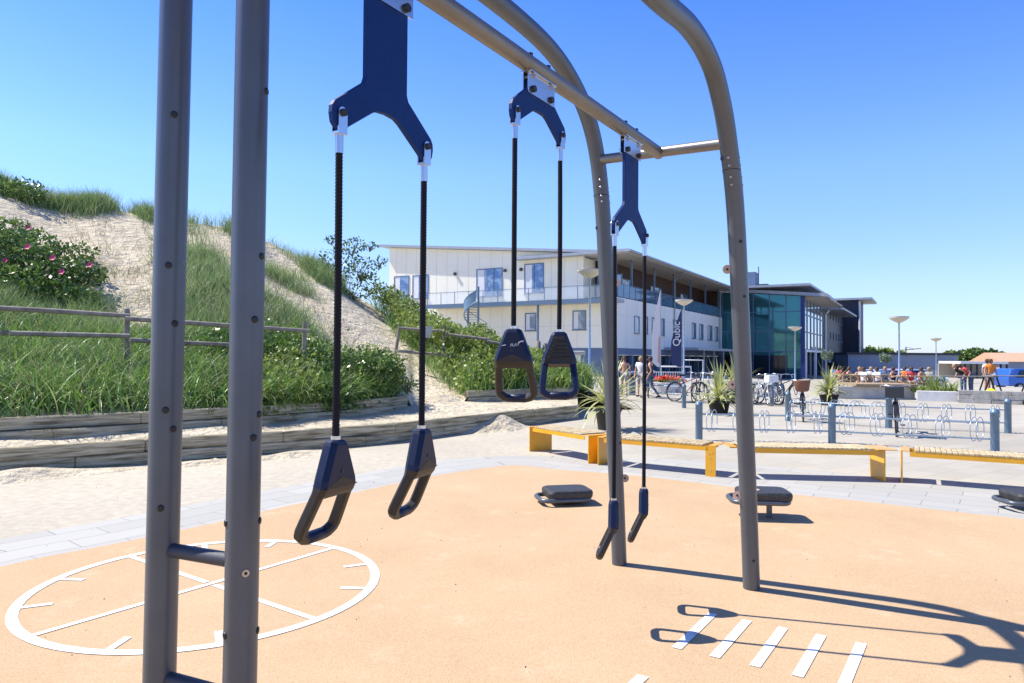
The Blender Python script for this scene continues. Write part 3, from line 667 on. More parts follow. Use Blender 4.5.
# sleeve joint rivets in the legs
def rivets(leg, cs, ang):
    for (c, a) in cs:
        b = MB(); p, d = on_tube(c, .057, ang); d2 = d
        b.tube([p, p+d2*.006, p+d2*.009], [.0085, .0085, .004], 10); b.build('rivet', M['chrome'], leg, world=fm.location)
def leg_pt(side, z):
    ctl = [(0, 0), (.28, 2.33), (.34, 2.72), (.42, 3.03)] if side < 0 else [(0, 0), (.155, 1.0), (.315, 2.0), (.39, 2.42), (.47, 2.70), (.59, 2.948)]
    s = float(np.interp(z, [c[1] for c in ctl], [c[0] for c in ctl])); return fr(s, side*HW, z)
for leg, side, zz, ang in ((legL, -1, (2.73, 2.77, 2.83, 2.88), 0), (legR, 1, (2.70, 2.745, 2.81, 2.855), -12)):
    for k, z in enumerate(zz):
        rivets(leg, [(leg_pt(side, z), 0)], ang); rivets(leg, [(leg_pt(side, z), 0)], 82)
    for z in ((2.78,) if side < 0 else (2.79,)):                    # joint seam
        b = MB(); c = leg_pt(side, z); b.tube([c-Vector((0, 0, .0025)), c+Vector((0, 0, .0025))], .0578, 20, cap=False); b.build('joint_seam', M['plug'], leg, world=fm.location)
for leg, side, z, ang in ((legL, -1, 2.15, 78), (legL, -1, .68, 80), (legR, 1, 2.18, -80), (legR, 1, 1.42, -80), (legR, 1, .66, -78)):
    c = leg_pt(side, z); p, d = on_tube(c, .057, ang); cd = tocam(c).normalized(); cc = p+d*.018
    b = MB(); b.tube([cc-cd*.009, cc+cd*.009], .03, 18); o = b.build('lug', M['lug'], leg, world=fm.location)
    b = MB(); b.tube([cc+cd*.008, cc+cd*.013], .008, 10); b.build('bolt', M['plug'], o, world=fm.location)
for leg, side, z, ang, rr in ((legR, 1, .22, 20, .011), (legR, 1, 2.35, 22, .011), (legR, 1, 2.86, -60, .016), (legR, 1, 2.0, 30, .010), (legL, -1, 1.45, 45, .011), (legL, -1, 2.55, -70, .011), (legL, -1, .95, 60, .010)):
    b = MB(); p, d = on_tube(leg_pt(side, z), .057, ang); b.tube([p, p+d*.007], rr, 12); b.build('plug', M['plug'], leg, world=fm.location)

# near ladder: two upright posts and dark rungs
pA, pB = Vector((-1.300, 2.60, 0)), Vector((-.940, 2.44, 0)); tiltA, tiltB = Vector((.0075, 0, 1)), Vector((.0045, 0, 1))
lad = thing('ladder', 'two upright grey steel posts with dark textured rungs in the left foreground', 'ladder', (pA+pB)/2)
def post_px(p, t, z): return p+t*z
for p, t, plugs in ((pA, tiltA, [(174, 119), (168.5, 267), (174.3, 324), (165.6, 409), (172.5, 428), (161, 505)]), (pB, tiltB, [(265.8, 92), (261, 257), (254.3, 320), (258.5, 414), (253, 436.5), (259, 521), (227, 521), (259.5, 631), (226, 631)])):
    b = MB(); b.tube([p-Vector((0, 0, .05)), p+t*1.8, p+t*3.62], .057, 24); po = b.build('post', M['steel'], lad, world=lad.location)
    b = MB(); b.lathe([(.057, 0), (.057, .01), (.04, .025), (.01, .03)], 20, p+t*3.62); b.build('end_cap', M['plug'], po, world=lad.location)
    for (px, py) in plugs:
        q = at(px, py, p.y); z = q.z; c = p+t*z; dx = (px-project(np.array([c]))[0][0])/(FPX/p.y)
        ang = math.degrees(math.asin(max(-.97, min(.97, dx/.0575)))); pp, d = on_tube(c, .057, ang)
        b = MB(); b.tube([pp, pp+d*.0065, pp+d*.0085], [.0125, .0125, .008], 14); b.build('plug', M['plug'], po, world=lad.location)
q = at(253.5, 569, pB.y); c = pB+tiltB*q.z; pp, d = on_tube(c, .057, 12)
b = MB(); b.tube([pp+d*.002, pp+d*.007], .0125, 16); sc = b.build('screw', M['chrome'], lad, world=lad.location)
b = MB(); b.tube([pp+d*.0068, pp+d*.0085], .006, 6); b.build('socket', M['plug'], sc, world=lad.location)
for z in (.875, .405):
    a_, b_ = pA+tiltA*z, pB+tiltB*z; d = (b_-a_).normalized()
    b = MB(); b.tube([a_+d*.03+(0*d), b_-d*.03], .026, 20); b.build('rung', M['rung'], lad, world=lad.location)

# ------------------------------------------------------------------ trolleys: fork plate, ropes, ring handles
def yawmat(f): return Matrix.Rotation(f, 4, 'Z')
def handle(parent, topz_local, loc, yaw, ribbed=False, logo=False):
    # local: x = width, z up (top at 0), loop bends towards +y ; chevron face is -y
    T0 = Matrix.Translation(loc) @ yawmat(yaw)
    zb = -.135; ang = R(25)
    def bend(v):
        v = Vector(v)
        if v.z < zb:
            t = zb-v.z; Rr = .05; a = min(ang, t/Rr); cy, cz = Rr*(1-math.cos(a)), -Rr*math.sin(a); rest = max(0, t-ang*Rr)
            v = Vector((v.x, cy+rest*math.sin(a)+v.y*math.cos(a), zb+cz-rest*math.cos(a)+v.y*math.sin(a)))
        return v
    X = lambda v: T0 @ bend(v)
    b = MB(); secs = [(0, .024, .018), (-.006, .036, .025), (-.018, .042, .029), (-.06, .058, .029), (-.125, .083, .029), (-.138, .086, .029), (-.145, .088, .029)]
    rows = []
    for z, hx, hy in secs:
        c = min(.016, hy*.6); rows.append([(-hx+c, -hy), (hx-c, -hy), (hx, -hy+c), (hx, hy-c), (hx-c, hy), (-hx+c, hy), (-hx, hy-c), (-hx, -hy+c)])
    vv = [X((x, y, s[0])) for s, r_ in zip(secs, rows) for x, y in r_]
    fs = [tuple(range(8))]+[(i*8+k, i*8+(k+1) % 8, i*8+8+(k+1) % 8, i*8+8+k) for i in range(len(secs)-1) for k in range(8)]
    o_ = (len(secs)-1)*8; fs.append(tuple(range(o_+7, o_-1, -1))); b.add(vv, fs); 
    h = b.build('handle', M['navy_handle'], parent)
    b = MB(); rows = []; secs = [(-.145, .088, .0288), (-.158, .089, .026), (-.174, .089, .021)]
    for z, hx, hy in secs:
        c = min(.016, hy*.6); rows.append([(-hx+c, -hy), (hx-c, -hy), (hx, -hy+c), (hx, hy-c), (hx-c, hy), (-hx+c, hy), (-hx, hy-c), (-hx, -hy+c)])
    vv = [X((x, y, s[0])) for s, r_ in zip(secs, rows) for x, y in r_]
    b.add(vv, [tuple(range(8)), tuple(range(23, 15, -1))]+[(i*8+k, i*8+(k+1) % 8, i*8+8+(k+1) % 8, i*8+8+k) for i in range(2) for k in range(8)]); b.build('shoulder', M['grip_brown'] if not ribbed else M['rubber'], h)
    # the loop
    path = [(-.070, -.155), (-.074, -.20), (-.081, -.27), (-.083, -.303), (-.080, -.318), (-.062, -.333), (-.045, -.338), (0, -.339), (.045, -.338), (.062, -.333), (.080, -.318), (.083, -.303), (.081, -.27), (.074, -.20), (.070, -.155)]
    b = MB(); vv = []; n = 8; m_ = len(path)
    for i, (x, z) in enumerate(path):
        t = Vector((path[min(i+1, m_-1)][0]-path[max(i-1, 0)][0], 0, path[min(i+1, m_-1)][1]-path[max(i-1, 0)][1])).normalized(); nn = Vector((t.z, 0, -t.x))
        hn, hy = .0165, .0185
        for a, c in ((-1, -.55), (-.55, -1), (.55, -1), (1, -.55), (1, .55), (.55, 1), (-.55, 1), (-1, .55)): vv.append(X(Vector((x, 0, z))+nn*(a*hn)+Vector((0, c*hy, 0))))
    b.add(vv, [(i*n+k, i*n+(k+1) % n, i*n+n+(k+1) % n, i*n+n+k) for i in range(m_-1) for k in range(n)]); b.add(vv[:n], [tuple(range(n-1, -1, -1))]); b.add(vv[-n:], [tuple(range(n))])
    lp = b.build('loop', M['grip_brown'] if not ribbed else M['navy_handle'], h)
    b = MB(); b.tube([X((-.045, 0, -.3385)), X((-.04, 0, -.3385)), X((.04, 0, -.3385)), X((.045, 0, -.3385))], [.016, .0205, .0205, .016], 14); b.build('grip', M['navy_handle'], h)
    # chevron insert on the -y face
    poly = [(-.083, -.1445), (0, -.116), (.083, -.1445)]
    b = MB(); b.prism(poly, lambda u, v, w_: X((u, w_, v)), -.0302, -.024); b.build('insert', M['grip_brown'], h)
    b = MB(); b.tube([X((0, -.026, -.100)), X((0, -.0308, -.100))], .007, 12); b.build('screw', M['plug'], h)
    if ribbed:
        b = MB(); b.prism([(-.024, -.020), (.024, -.020), (.066, -.136), (.070, -.1445), (-.070, -.1445), (-.066, -.136)], lambda u, v, w_: X((u, w_, v)), .026, .0315); pd = b.build('palm_pad', M['rubber'], h)
        for k in range(6):
            z = -.034-.019*k; wd = .030+(.044*(-z-.018)/.122); b = MB(); b.tube([X((-wd+.01, .032, z)), X((wd-.01, .032, z))], .0042, 6); b.build('rib', M['rubber'], pd)
    else:
        b = MB(); b.prism([(-.026, -.03), (.026, -.03), (.068, -.1445), (-.068, -.1445)], lambda u, v, w_: X((u, w_, v)), .026, .0305); b.build('palm_pad', M['rubber'], h)
    b = MB(); b.tube([T0 @ Vector((0, 0, -.004)), T0 @ Vector((0, 0, .012))], .0175, 12); b.build('collar', M['stainless'], h)
    if logo:
        cu = bpy.data.curves.new('lettering', 'FONT'); cu.body = 'PLAY'; cu.size = .019; cu.extrude = .0003; cu.align_x = 'CENTER'; cu.align_y = 'CENTER'; cu.shear = .25
        tmp = bpy.data.objects.new('lettering', cu); COL.objects.link(tmp); dg = bpy.context.evaluated_depsgraph_get(); me = bpy.data.meshes.new_from_object(tmp.evaluated_get(dg)); bpy.data.objects.remove(tmp)
        me.transform(T0 @ Matrix.Translation((.012, -.0298, -.075)) @ Matrix.Rotation(R(90), 4, 'X') @ Matrix.Rotation(R(6), 4, 'Z')); me.materials.clear(); me.materials.append(M['white_print'])
        lt = bpy.data.objects.new('lettering', me); COL.objects.link(lt); lt.parent = h
        b = MB(); b.tube([T0 @ Vector(p) for p in ((.030, -.0294, -.064), (.045, -.0294, -.058), (.056, -.0294, -.056), (.05, -.0294, -.063))], .0013, 5); b.build('swoosh', M['white_print'], h)
        b = MB(); b.tube([T0 @ Vector(p) for p in ((-.046, -.0294, -.078), (-.028, -.0294, -.075))], .0012, 5); b.build('dash', M['white_print'], h)
    return h
def trolley(label, s0, long_, zpin, ropes, sp=.215, yaws=(0, 0), ribs=(False, False), logos=(False, False), dyaw=0.):
    base = fr(s0, 0, 2.94); root = thing('ring_trolley', label, 'ring trolley', base, group='sliding trolleys with hanging ring handles')
    rot = math.atan2(bd.y, bd.x)+dyaw; RZ = yawmat(rot)
    zt = 2.905-2.94; zp = zpin-2.94
    T = lambda u, v, w_: RZ @ Vector((u, w_, v))
    # half outline, mirrored
    if long_: half = [(.104, zt), (.104, zp+.16), (.112, zp+.138), (.243, zp+.036), (.254, zp+.018), (.256, zp-.006), (.25, zp-.036), (.228, zp-.056), (.204, zp-.056), (.182, zp-.036), (.070, zp+.044), (.045, zp+.056), (.0, zp+.060)]
    else: half = [(.108, zt), (.120, zp+.135), (.243, zp+.045), (.254, zp+.02), (.256, zp-.006), (.25, zp-.036), (.228, zp-.056), (.204, zp-.056), (.182, zp-.036), (.070, zp+.038), (.045, zp+.048), (.0, zp+.050)]
    poly = half[:-1]+[half[-1]]+[(-x, z) for x, z in reversed(half[:-1])]
    b = MB(); b.prism(poly, T, -.0105, .0105)
    pl = b.build('fork_plate', M['navy'], root); bv = pl.modifiers.new('bevel', 'BEVEL'); bv.width = .003; bv.segments = 2; bv.limit_method = 'ANGLE'
    # bracket: two stainless cheeks, a saddle under the beam and bolts
    b = MB()
    for sg in (-1, 1):
        y0, y1 = sorted((sg*.0115, sg*.0165)); b.box(-.125, .125, y0, y1, -.10, .0, RZ)
    b.build('bracket', M['stainless'], root)
    b = MB(); b.box(-.125, .125, -.028, .028, .001, .008, RZ); b.build('saddle', M['stainless'], root)
    for x in (-.085, .085):
        b = MB(); b.tube([RZ @ Vector((x, -.030, -.075)), RZ @ Vector((x, .030, -.075))], .016, 12); b.build('bolt', M['plug'], root)
        b = MB(); b.tube([RZ @ Vector((x, 0, .004)), RZ @ Vector((x, 0, .10))], .007, 8); b.tube([RZ @ Vector((x, 0, .085)), RZ @ Vector((x, 0, .10))], .015, 6); b.build('through_bolt', M['plug'], root)
        b = MB(); b.tube([RZ @ Vector((x, -.024, -.012)), RZ @ Vector((x, .024, -.012))], .010, 10); b.build('bracket_pin', M['chrome'], root)
    for k, sx in enumerate((1, -1)):                                # k=0 : near end
        px = sx*sp; c = Vector((px, 0, zp))
        b = MB()
        for sg in (-1, 1):
            y0, y1 = sorted((sg*.0125, sg*.0175)); pts = []
            for a in range(0, 181, 20): pts.append((px+.019*math.cos(R(a)), zp+.019*math.sin(R(a))))
            pts += [(px-.019, zp-.062), (px+.019, zp-.062)]
            b.prism(pts, T, y0, y1)
        b.box(px-.019, px+.019, -.0175, .0175, zp-.070, zp-.062, RZ); sh = b.build('shackle', M['stainless'], root)
        b = MB(); b.tube([RZ @ Vector((px, -.026, zp)), RZ @ Vector((px, .026, zp))], .0125, 12); b.build('pin', M['plug'], sh)
        b = MB(); b.tube([RZ @ Vector((px, 0, zp-.070)), RZ @ Vector((px, 0, zp-.132))], .0135, 14); b.build('ferrule', M['stainless'], sh)
        zend = ropes[k]-2.94; z = zp-.131; n = int((z-zend)/.004); sway = random.uniform(-.004, .004)
        pts = [RZ @ Vector((px, sway*math.sin(math.pi*i/n), z+(zend-z)*i/n)) for i in range(n+1)]
        b = MB(); b.tube(pts, .0118, 14, rfun=lambda i, a: 1+.09*math.cos(3*a-i*.004*2*math.pi/.017*1.5)); b.build('rope', M['rope'], root)
        handle(root, 0, RZ @ Vector((px, 0, zend)), yaws[k], ribs[k], logos[k])
    return root
# yaw: direction of the handle's width axis; loop bends towards yaw+90deg
trolley('nearest ring trolley with long blue fork plate and two handles hanging left', 3.165, True, 2.392, (1.325, 1.325), yaws=(R(66), R(70)))
trolley('middle ring trolley with short blue fork plate and two handles seen face on', 2.095, False, 2.728, (1.725, 1.725), yaws=(R(-14), R(176)), ribs=(False, True), logos=(True, False))
trolley('farthest ring trolley by the cross bar with handles hanging low and edge on', .975, True, 2.385, (.76, .755), sp=.232, yaws=(R(81), R(78)))

# ------------------------------------------------------------------ stools, benches, bollards, racks
def rounded(hx, hy, c, n=5):
    out = []
    for cx, cy, a0 in ((hx-c, hy-c, 0), (-hx+c, hy-c, 90), (-hx+c, -hy+c, 180), (hx-c, -hy+c, 270)):
        for k in range(n+1): a = R(a0+90*k/n); out.append((cx+c*math.cos(a), cy+c*math.sin(a)))
    return out
def stool(label, loc, rz, ztop, tilt=0, worn=False):
    root = thing('step_stool', label, 'balance step', loc, rz, 'low rubber topped balance steps')
    TT = Matrix.Rotation(tilt, 4, 'Y'); b = MB()
    rings = [(.225, .175, ztop-.10), (.245, .195, ztop-.075), (.25, .20, ztop-.03), (.242, .192, ztop-.008), (.225, .175, ztop)]
    vv = []; n = 24
    for hx, hy, z in rings: vv += [TT @ Vector((x, y, z)) for x, y in rounded(hx, hy, .07)]
    fs = [tuple(range(n-1, -1, -1)), tuple(range((len(rings)-1)*n, len(rings)*n))]+[(i*n+k, i*n+(k+1) % n, i*n+n+(k+1) % n, i*n+n+k) for i in range(len(rings)-1) for k in range(n)]
    b.add(vv, fs); pad = b.build('pad', M['rubber_top'], root)
    if worn:
        b = MB(); b.tube([TT @ Vector((-.12, -.05, ztop+.001)), TT @ Vector((-.12, -.05, ztop+.007))], .075, 16); b.build('worn_disc', M['lug'], pad)
    b = MB(); b.tube([TT @ Vector((x-.05, y, ztop-.10)) for x, y in rounded(.27, .19, .10, 6)], .024, 10, closed=True); b.build('frame_tube', M['steel'], root)
    b = MB(); b.tube([(.06, 0, -.02), (.06, 0, ztop-.08)], .028, 16); b.build('post', M['steel'], root)
    return root
M['rubber_top'] = mat('ribbed_rubber_top', (.018, .018, .019), .55, 0, (.05, .05, .05), 35, .004, 90)
p = G(565, 503); stool('low black rubber balance step behind the farthest rings, nearly on the ground', (p.x+.02, p.y-.02, 0), R(12), .17)
p = G(773, 518); stool('black balance step on a pole behind the right frame leg, pale worn disc on top', (p.x-.10, p.y, 0), R(-6), .285, worn=True)
p = G(1020, 512); stool('black balance step cut off by the right edge on the paving', (p.x+.20, p.y+.10, 0), R(0), .20)

def bench(label, p, q, strip_end=False, no_left=False, long_end=False):
    p, q = Vector(p), Vector(q); d = (q-p); L = d.length; rz = math.atan2(d.y, d.x)
    root = thing('slatted_bench', label, 'bench', (p.x, p.y, 0), rz, 'yellow steel benches set end to end in a curve')
    H, D, t = .41, .46, .012; f = MB()
    for x0, x1 in ((0, .10), (L-.10, L)):
        xe = x0 if x0 == 0 else x1-.02
        b = MB()
        if not (no_left and x0 == 0) and not (strip_end and x0 > 0): b.box(xe, xe+.02, 0, D, 0, H-.001, bev=.003)
        b.box(x0, x1+(.15 if long_end and x0 > 0 else 0), 0, D, H, H+t, bev=.002)
        if strip_end and x0 > 0: b.box(x1-.14, x1, 0, t, 0, H-.001, bev=.002)
        su = b.build('support', M['yellow'], root)
        if strip_end and x0 > 0:
            for bx, bz in ((.05, H-.10), (.09, H-.085), (.07, H-.15), (.07, .09)):
                bb = MB(); bb.tube([(x1-.14+bx, -.001, bz), (x1-.14+bx, -.006, bz)], .008, 8); bb.build('bolt', M['stainless'], su)
    b = MB(); b.box(.101, L-.101, 0, .010, H-.065, H-.004); b.build('front_rail', M['yellow'], root)
    b = MB(); b.box(.101, L-.101, D-.010, D, H-.065, H-.004); b.build('back_rail', M['yellow'], root)
    b = MB(); x = .156
    while x < L-.2:
        b.box(x, x+.052, -.004, D+.004, H-.001, H+.024+random.uniform(-.002, .002), bev=.004); x += .0595
    b.build('seat', M['slat'], root)
    return root
bp = [(.30, 11.72), (1.22, 10.30), (2.83, 9.24), (4.97, 9.02), (6.75, 8.0), (8.2, 6.9)]
labs = ['yellow steel bench with pale slats, leftmost, behind the hanging rings', 'yellow steel bench with slats passing behind the farthest rings', 'yellow steel bench with slats behind the right frame leg', 'yellow steel bench with slats running to the right edge of the photo']
for k in range(4):
    a, c = Vector((*bp[k], 0)), Vector((*bp[k+1], 0)); d = (c-a).normalized()
    bench(labs[k], a+d*(.06 if k else 0), c-d*.12, k == 1, k == 2, k == 2)

def bollard(xy, label, h=.75):
    b = MB(); b.lathe([(.068, -.02), (.068, h-.09), (.071, h-.088), (.071, h-.055), (.066, h-.05), (.060, h-.025), (.045, h-.008), (.02, h), (.001, h+.001)], 20)
    o = b.build('bollard', M['bollard']); o.location = (xy[0], xy[1], 0); return tag(o, label, 'bollard', 'blue grey steel bollards holding the bicycle racks')
row2 = [G(699, 440), G(832, 443), G(995, 452)]; row1 = [G(788, 421), G(889, 428), G(1008, 433)]; row3 = [G(772, 405), G(684, 408)]
for p, lab in zip(row2+row1+row3, ['blue grey bollard left of the right frame leg, ending the nearest rack', 'blue grey bollard in the middle of the nearest bicycle rack', 'large blue grey bollard just above the fourth bench', 'blue grey bollard beside the bicycle with the wicker basket', 'blue grey bollard left of the bicycle with the dark wire basket', 'blue grey bollard ending the second rack row by the right edge', 'blue grey bollard among the parked bicycles right of the right frame leg', 'blue grey bollard by the far bicycles near the lamp']): bollard(p, lab)
def rack(p, q, label, pairs):
    d = q-p; L = d.length; rz = math.atan2(d.y, d.x); root = thing('bicycle_rack', label, 'bicycle rack', p, rz, 'low pipe bicycle racks with wheel hoops')
    for z, y in ((.50, 0), (.22, .0)):
        b = MB(); b.tube([(.06, y, z), (L-.06, y, z)], .017, 10); b.build('rail', M['galv'], root)
    for k in range(pairs):
        x = L*(k+.5)/pairs
        for dx in (-.045, .045):
            pts = []
            for a in range(0, 361, 20)[:-1]:
                yy = .21*math.cos(R(a)); zz = .38+.21*math.sin(R(a))
                pts.append((x+dx+yy*.42, yy+.02, zz))
            b = MB(); b.tube(pts, .0075, 6, closed=True); b.build('hoop', M['galv'], root)
    return root
rack(row2[0], row2[1], 'galvanised hoop rack crossing behind the right frame leg, nearest row', 5)
rack(row2[1], row2[2], 'galvanised hoop rack of the nearest row, right half above the third bench', 5)
rack(row1[0], row1[1], 'galvanised hoop rack of the second row, left half with a bicycle in it', 5)
rack(row1[1], row1[2], 'galvanised hoop rack of the second row, right half below the block wall', 5)
rack(G(652, 398), G(680, 400), 'far galvanised hoop rack below the red flower planter', 4)

# ------------------------------------------------------------------ lamps
def lamp(px, py_top, Y, label, z0=0, w_=.48):
    c = at(px, py_top, Y); H = c.z-z0; root = thing('street_lamp', label, 'street lamp', (c.x, c.y, z0), group='post top lamps with shallow bowl heads')
    b = MB(); b.lathe([(.07, 0), (.07, .9), (.045, .93), (.038, H-.35), (.05, H-.33), (.05, H-.27)], 12); b.build('pole', M['galv'], root)
    b = MB(); b.lathe([(.06, H-.30), (.13, H-.28), (w_*.6, H-.2), (w_*.9, H-.1), (w_, H-.02), (w_*.98, H-.005)], 28); bw = b.build('bowl', M['lamp_bowl'], root)
    b = MB(); b.lathe([(w_*1.02, H-.004), (w_*1.02, H+.012), (w_*.5, H+.04), (.02, H+.05)], 28); b.build('lid', M['lamp_lid'], root)
    return root
lamp(590, 270, 25.7, 'nearest street lamp with cream bowl, left of the left frame leg')
lamp(684, 300, 38, 'street lamp with cream bowl beside the navy banner')
lamp(795, 327, 53, 'street lamp with cream bowl in front of the teal glass facade', -.5, .5)
lamp(899, 317, 36, 'street lamp standing before the low slate blue building')
lamp(936, 338.5, 68, 'small far street lamp right of the others, before the slate blue building', -.75)
p = at(825, 357, 62)

# ------------------------------------------------------------------ planters with spiky plants
M['blade'] = leafmat('variegated_blades', [(.10, .19, .04), (.19, .30, .07), (.36, .42, .12), (.44, .46, .18), (.15, .26, .06), (.24, .34, .09)], .4, .3)
def spiky(label, p, potr, poth, L_, nl, z0=0):
    root = thing('potted_plant', label, 'potted plant', (p.x, p.y, z0), group='black pots with spiky green yellow plants')
    b = MB(); b.lathe([(potr*.78, 0), (potr*.97, poth-.05), (potr*1.04, poth-.05), (potr*1.04, poth), (potr*.95, poth), (potr*.93, poth-.05), (.01, poth-.05)], 24); b.build('pot', M['pot'], root)
    for k in range(nl):
        a = random.uniform(0, 6.283); el = R(random.uniform(5, 88)) if k % 3 else R(random.uniform(-5, 35)); ln = L_*random.uniform(.6, 1.1); pts = []; pos = Vector((0, 0, poth-.06+random.uniform(0, L_*.25))); h = Vector((math.cos(a), math.sin(a), 0)); sag = random.uniform(.1, .75)*(1.25-el/1.6)
        w_ = random.uniform(.055, .095); sd = h.cross(Vector((0, 0, 1))); vv = []; N = 6; e = el
        for i in range(N+1):
            t = i/N; ww = w_*(.55+1.2*t if t < .35 else 1-(t-.35)/.65)*.5+.001; vv += [pos-sd*ww+Vector((0, 0, .25*ww)), pos, pos+sd*ww+Vector((0, 0, .25*ww))]
            pos = pos+(h*math.cos(e)+Vector((0, 0, 1))*math.sin(e))*ln/N; e -= sag/N*1.6
        fs = []
        for i in range(N): fs += [(3*i, 3*i+1, 3*i+4, 3*i+3), (3*i+1, 3*i+2, 3*i+5, 3*i+4)]
        b = MB(); b.add(vv, fs, True); b.build('leaf', M['blade'], root)
    return root
spiky('large spiky plant in black pot behind the first bench and the left frame leg', G(607, 428.5)+Vector((0, -.2, 0)), .29, .46, 1.2, 98)
spiky('spiky plant in black pot just left of the right frame leg', G(719, 414), .30, .36, 1.1, 98)
spiky('bushy spiky plant in black pot to the right behind the bollards', G(829, 405), .31, .36, 1.05, 98)
spiky('spiky plant farther back, partly hidden by the right frame leg', at(735, 402, 24.5)-Vector((0, 0, .0)), .3, .4, 1.3, 90)

# ------------------------------------------------------------------ bicycles
def bicycle(label, loc, rz, fm_='bikeframe', basket=None, tilt=0., z0=0):
    root = thing('bicycle', label, 'bicycle', (loc[0], loc[1], z0), rz, 'bicycles parked in front of the building')
    root.rotation_euler = (tilt, 0, rz); r_ = .34
    for x in (-.53, .53):
        b = MB(); b.tube([(x+r_*math.cos(R(a)), 0, r_+r_*math.sin(R(a))) for a in range(0, 360, 15)], .018, 6, closed=True); wh = b.build('wheel', M['tyre'], root)
        b = MB(); b.tube([(x+(r_-.03)*math.cos(R(a)), 0, r_+(r_-.03)*math.sin(R(a))) for a in range(0, 360, 15)], .010, 5, closed=True); b.build('rim', M['stainless'], wh)
        b = MB(); b.tube([(x, -.04, r_), (x, .04, r_)], .022, 8)
        for a in range(0, 360, 24): b.tube([(x+.02*math.cos(R(a)), .015*(-1)**(a//24), r_+.02*math.sin(R(a))), (x+(r_-.03)*math.cos(R(a)), 0, r_+(r_-.03)*math.sin(R(a)))], .002, 3)
        b.build('hub_and_spokes', M['stainless'], wh)
        b = MB(); pts = [(x+(r_+.035)*math.cos(R(a)), r_+(r_+.035)*math.sin(R(a))) for a in range(20, 171, 15)]
        b.add([(q[0], y, q[1]) for q in pts for y in (-.028, .028)], [(2*i, 2*i+1, 2*i+3, 2*i+2) for i in range(len(pts)-1)]); b.build('mudguard', M[fm_], root)
    b = MB(); tb = lambda p, q, r=.016: b.tube([p, q], r, 8)
    tb((-.08, 0, .30), (-.22, 0, .80)); tb((-.08, 0, .30), (.38, 0, .74)); tb((-.20, 0, .66), (.37, 0, .84)); tb((.36, 0, .90), (.40, 0, .70), .02)
    for y in (-.05, .05): tb((-.53, y, .34), (-.08, y*.6, .30), .010); tb((-.53, y, .34), (-.20, y*.4, .70), .009)
    b.build('frame', M[fm_], root)
    b = MB()
    for y in (-.055, .055): b.tube([(.53, y, .34), (.45, y, .60), (.41, y*.6, .71)], .011, 6)
    b.build('fork', M[fm_], root)
    b = MB(); b.tube([(.36, 0, .90), (.33, 0, 1.02)], .013, 8); b.tube([(.15, -.28, 1.02), (.26, -.25, 1.05), (.34, -.1, 1.03), (.34, .1, 1.03), (.26, .25, 1.05), (.15, .28, 1.02)], .012, 8); b.build('handlebar', M['stainless'], root)
    b = MB(); b.tube([(-.22, 0, .80), (-.25, 0, .92)], .013, 8); b.build('seat_post', M['stainless'], root)
    b = MB(); b.prism([(-.40, -.075), (-.36, -.10), (-.25, -.085), (-.12, -.022), (-.10, 0), (-.12, .022), (-.25, .085), (-.36, .10), (-.40, .075)], lambda u, v, w_: Vector((u, v, w_)), .92, .98); b.build('saddle', M['tyre'], root)
    b = MB(); b.tube([(-.08, -.06, .30), (-.08, .06, .30)], .05, 14); b.tube([(-.08, .07, .30), (.06, .07, .20)], .009, 6); b.tube([(-.08, -.07, .30), (-.22, -.07, .40)], .009, 6); b.build('crank', M['galv'], root)
    b = MB(); b.box(.01, .11, .075, .16, .185, .21); b.build('pedal', M['tyre'], root); b = MB(); b.box(-.27, -.17, -.16, -.075, .39, .415); b.build('pedal', M['tyre'], root)
    b = MB(); b.box(-.78, -.38, -.06, .06, .735, .75); b.tube([(-.74, -.05, .74), (-.55, -.05, .36)], .006, 5); b.tube([(-.74, .05, .74), (-.55, .05, .36)], .006, 5); b.build('carrier', M['galv'], root)
    if basket:
        b = MB(); b.lathe([(.12, .76), (.16, .80), (.20, 1.02), (.205, 1.04), (.19, 1.04), (.185, 1.02), (.15, .82), (.01, .78)], 16, (.60, 0, 0)) if basket == 'wicker' else b.box(.44, .74, -.17, .17, .80, 1.02)
        b.build('basket', M['wicker'] if basket == 'wicker' else M['pale_basket'] if basket == 'wire' else M['whitecloth'], root)
    return root
M['bikeframe'] = mat('black_bike_paint', (.02, .02, .025), .3); M['bikered'] = mat('dark_red_bike_paint', (.20, .02, .03), .3); M['bikewhite'] = mat('white_bike_paint', (.6, .62, .65), .3); M['bikeblue'] = mat('blue_bike_paint', (.05, .12, .25), .3)
def bk(px, py, rz, label, f='bikeframe', basket=None, tilt=0.): p = G(px, py); return bicycle(label, (p.x, p.y), R(rz), f, basket, tilt)
bk(803, 420, -112, 'black bicycle with round brown wicker basket, facing the camera in the second rack', 'bikeframe', 'wicker', .03)
bk(897, 434, -120, 'black bicycle with wide dark wire basket, facing the camera below the lamp', 'bikeframe', 'wire', .03)
bk(687, 401, 20, 'dark red bicycle parked sideways below the navy banner', 'bikered', None, .05)
bk(698, 402, 60, 'black bicycle behind the dark red one, left of the potted plant', 'bikeframe')
bk(708, 400, 75, 'white framed bicycle between the red bicycle and the potted plant', 'bikewhite')
bk(737, 403, 15, 'dark bicycle half hidden by the right frame leg', 'bikeframe', None, .05)
bk(762, 405, -80, 'pale bicycle carrying a white front bag right of the right frame leg', 'bikewhite', 'bag')
bk(768, 404, -75, 'blue bicycle beside the one with the white bag', 'bikeblue')
bk(779, 403, -100, 'black bicycle right of the far bollard, turned to the camera', 'bikeframe')
bk(786, 403, -70, 'black bicycle at the right end of the group of parked bicycles', 'bikeframe', None, .05)
bk(648, 397, 80, 'light bicycle wheeled by the person in the black vest', 'bikeblue')

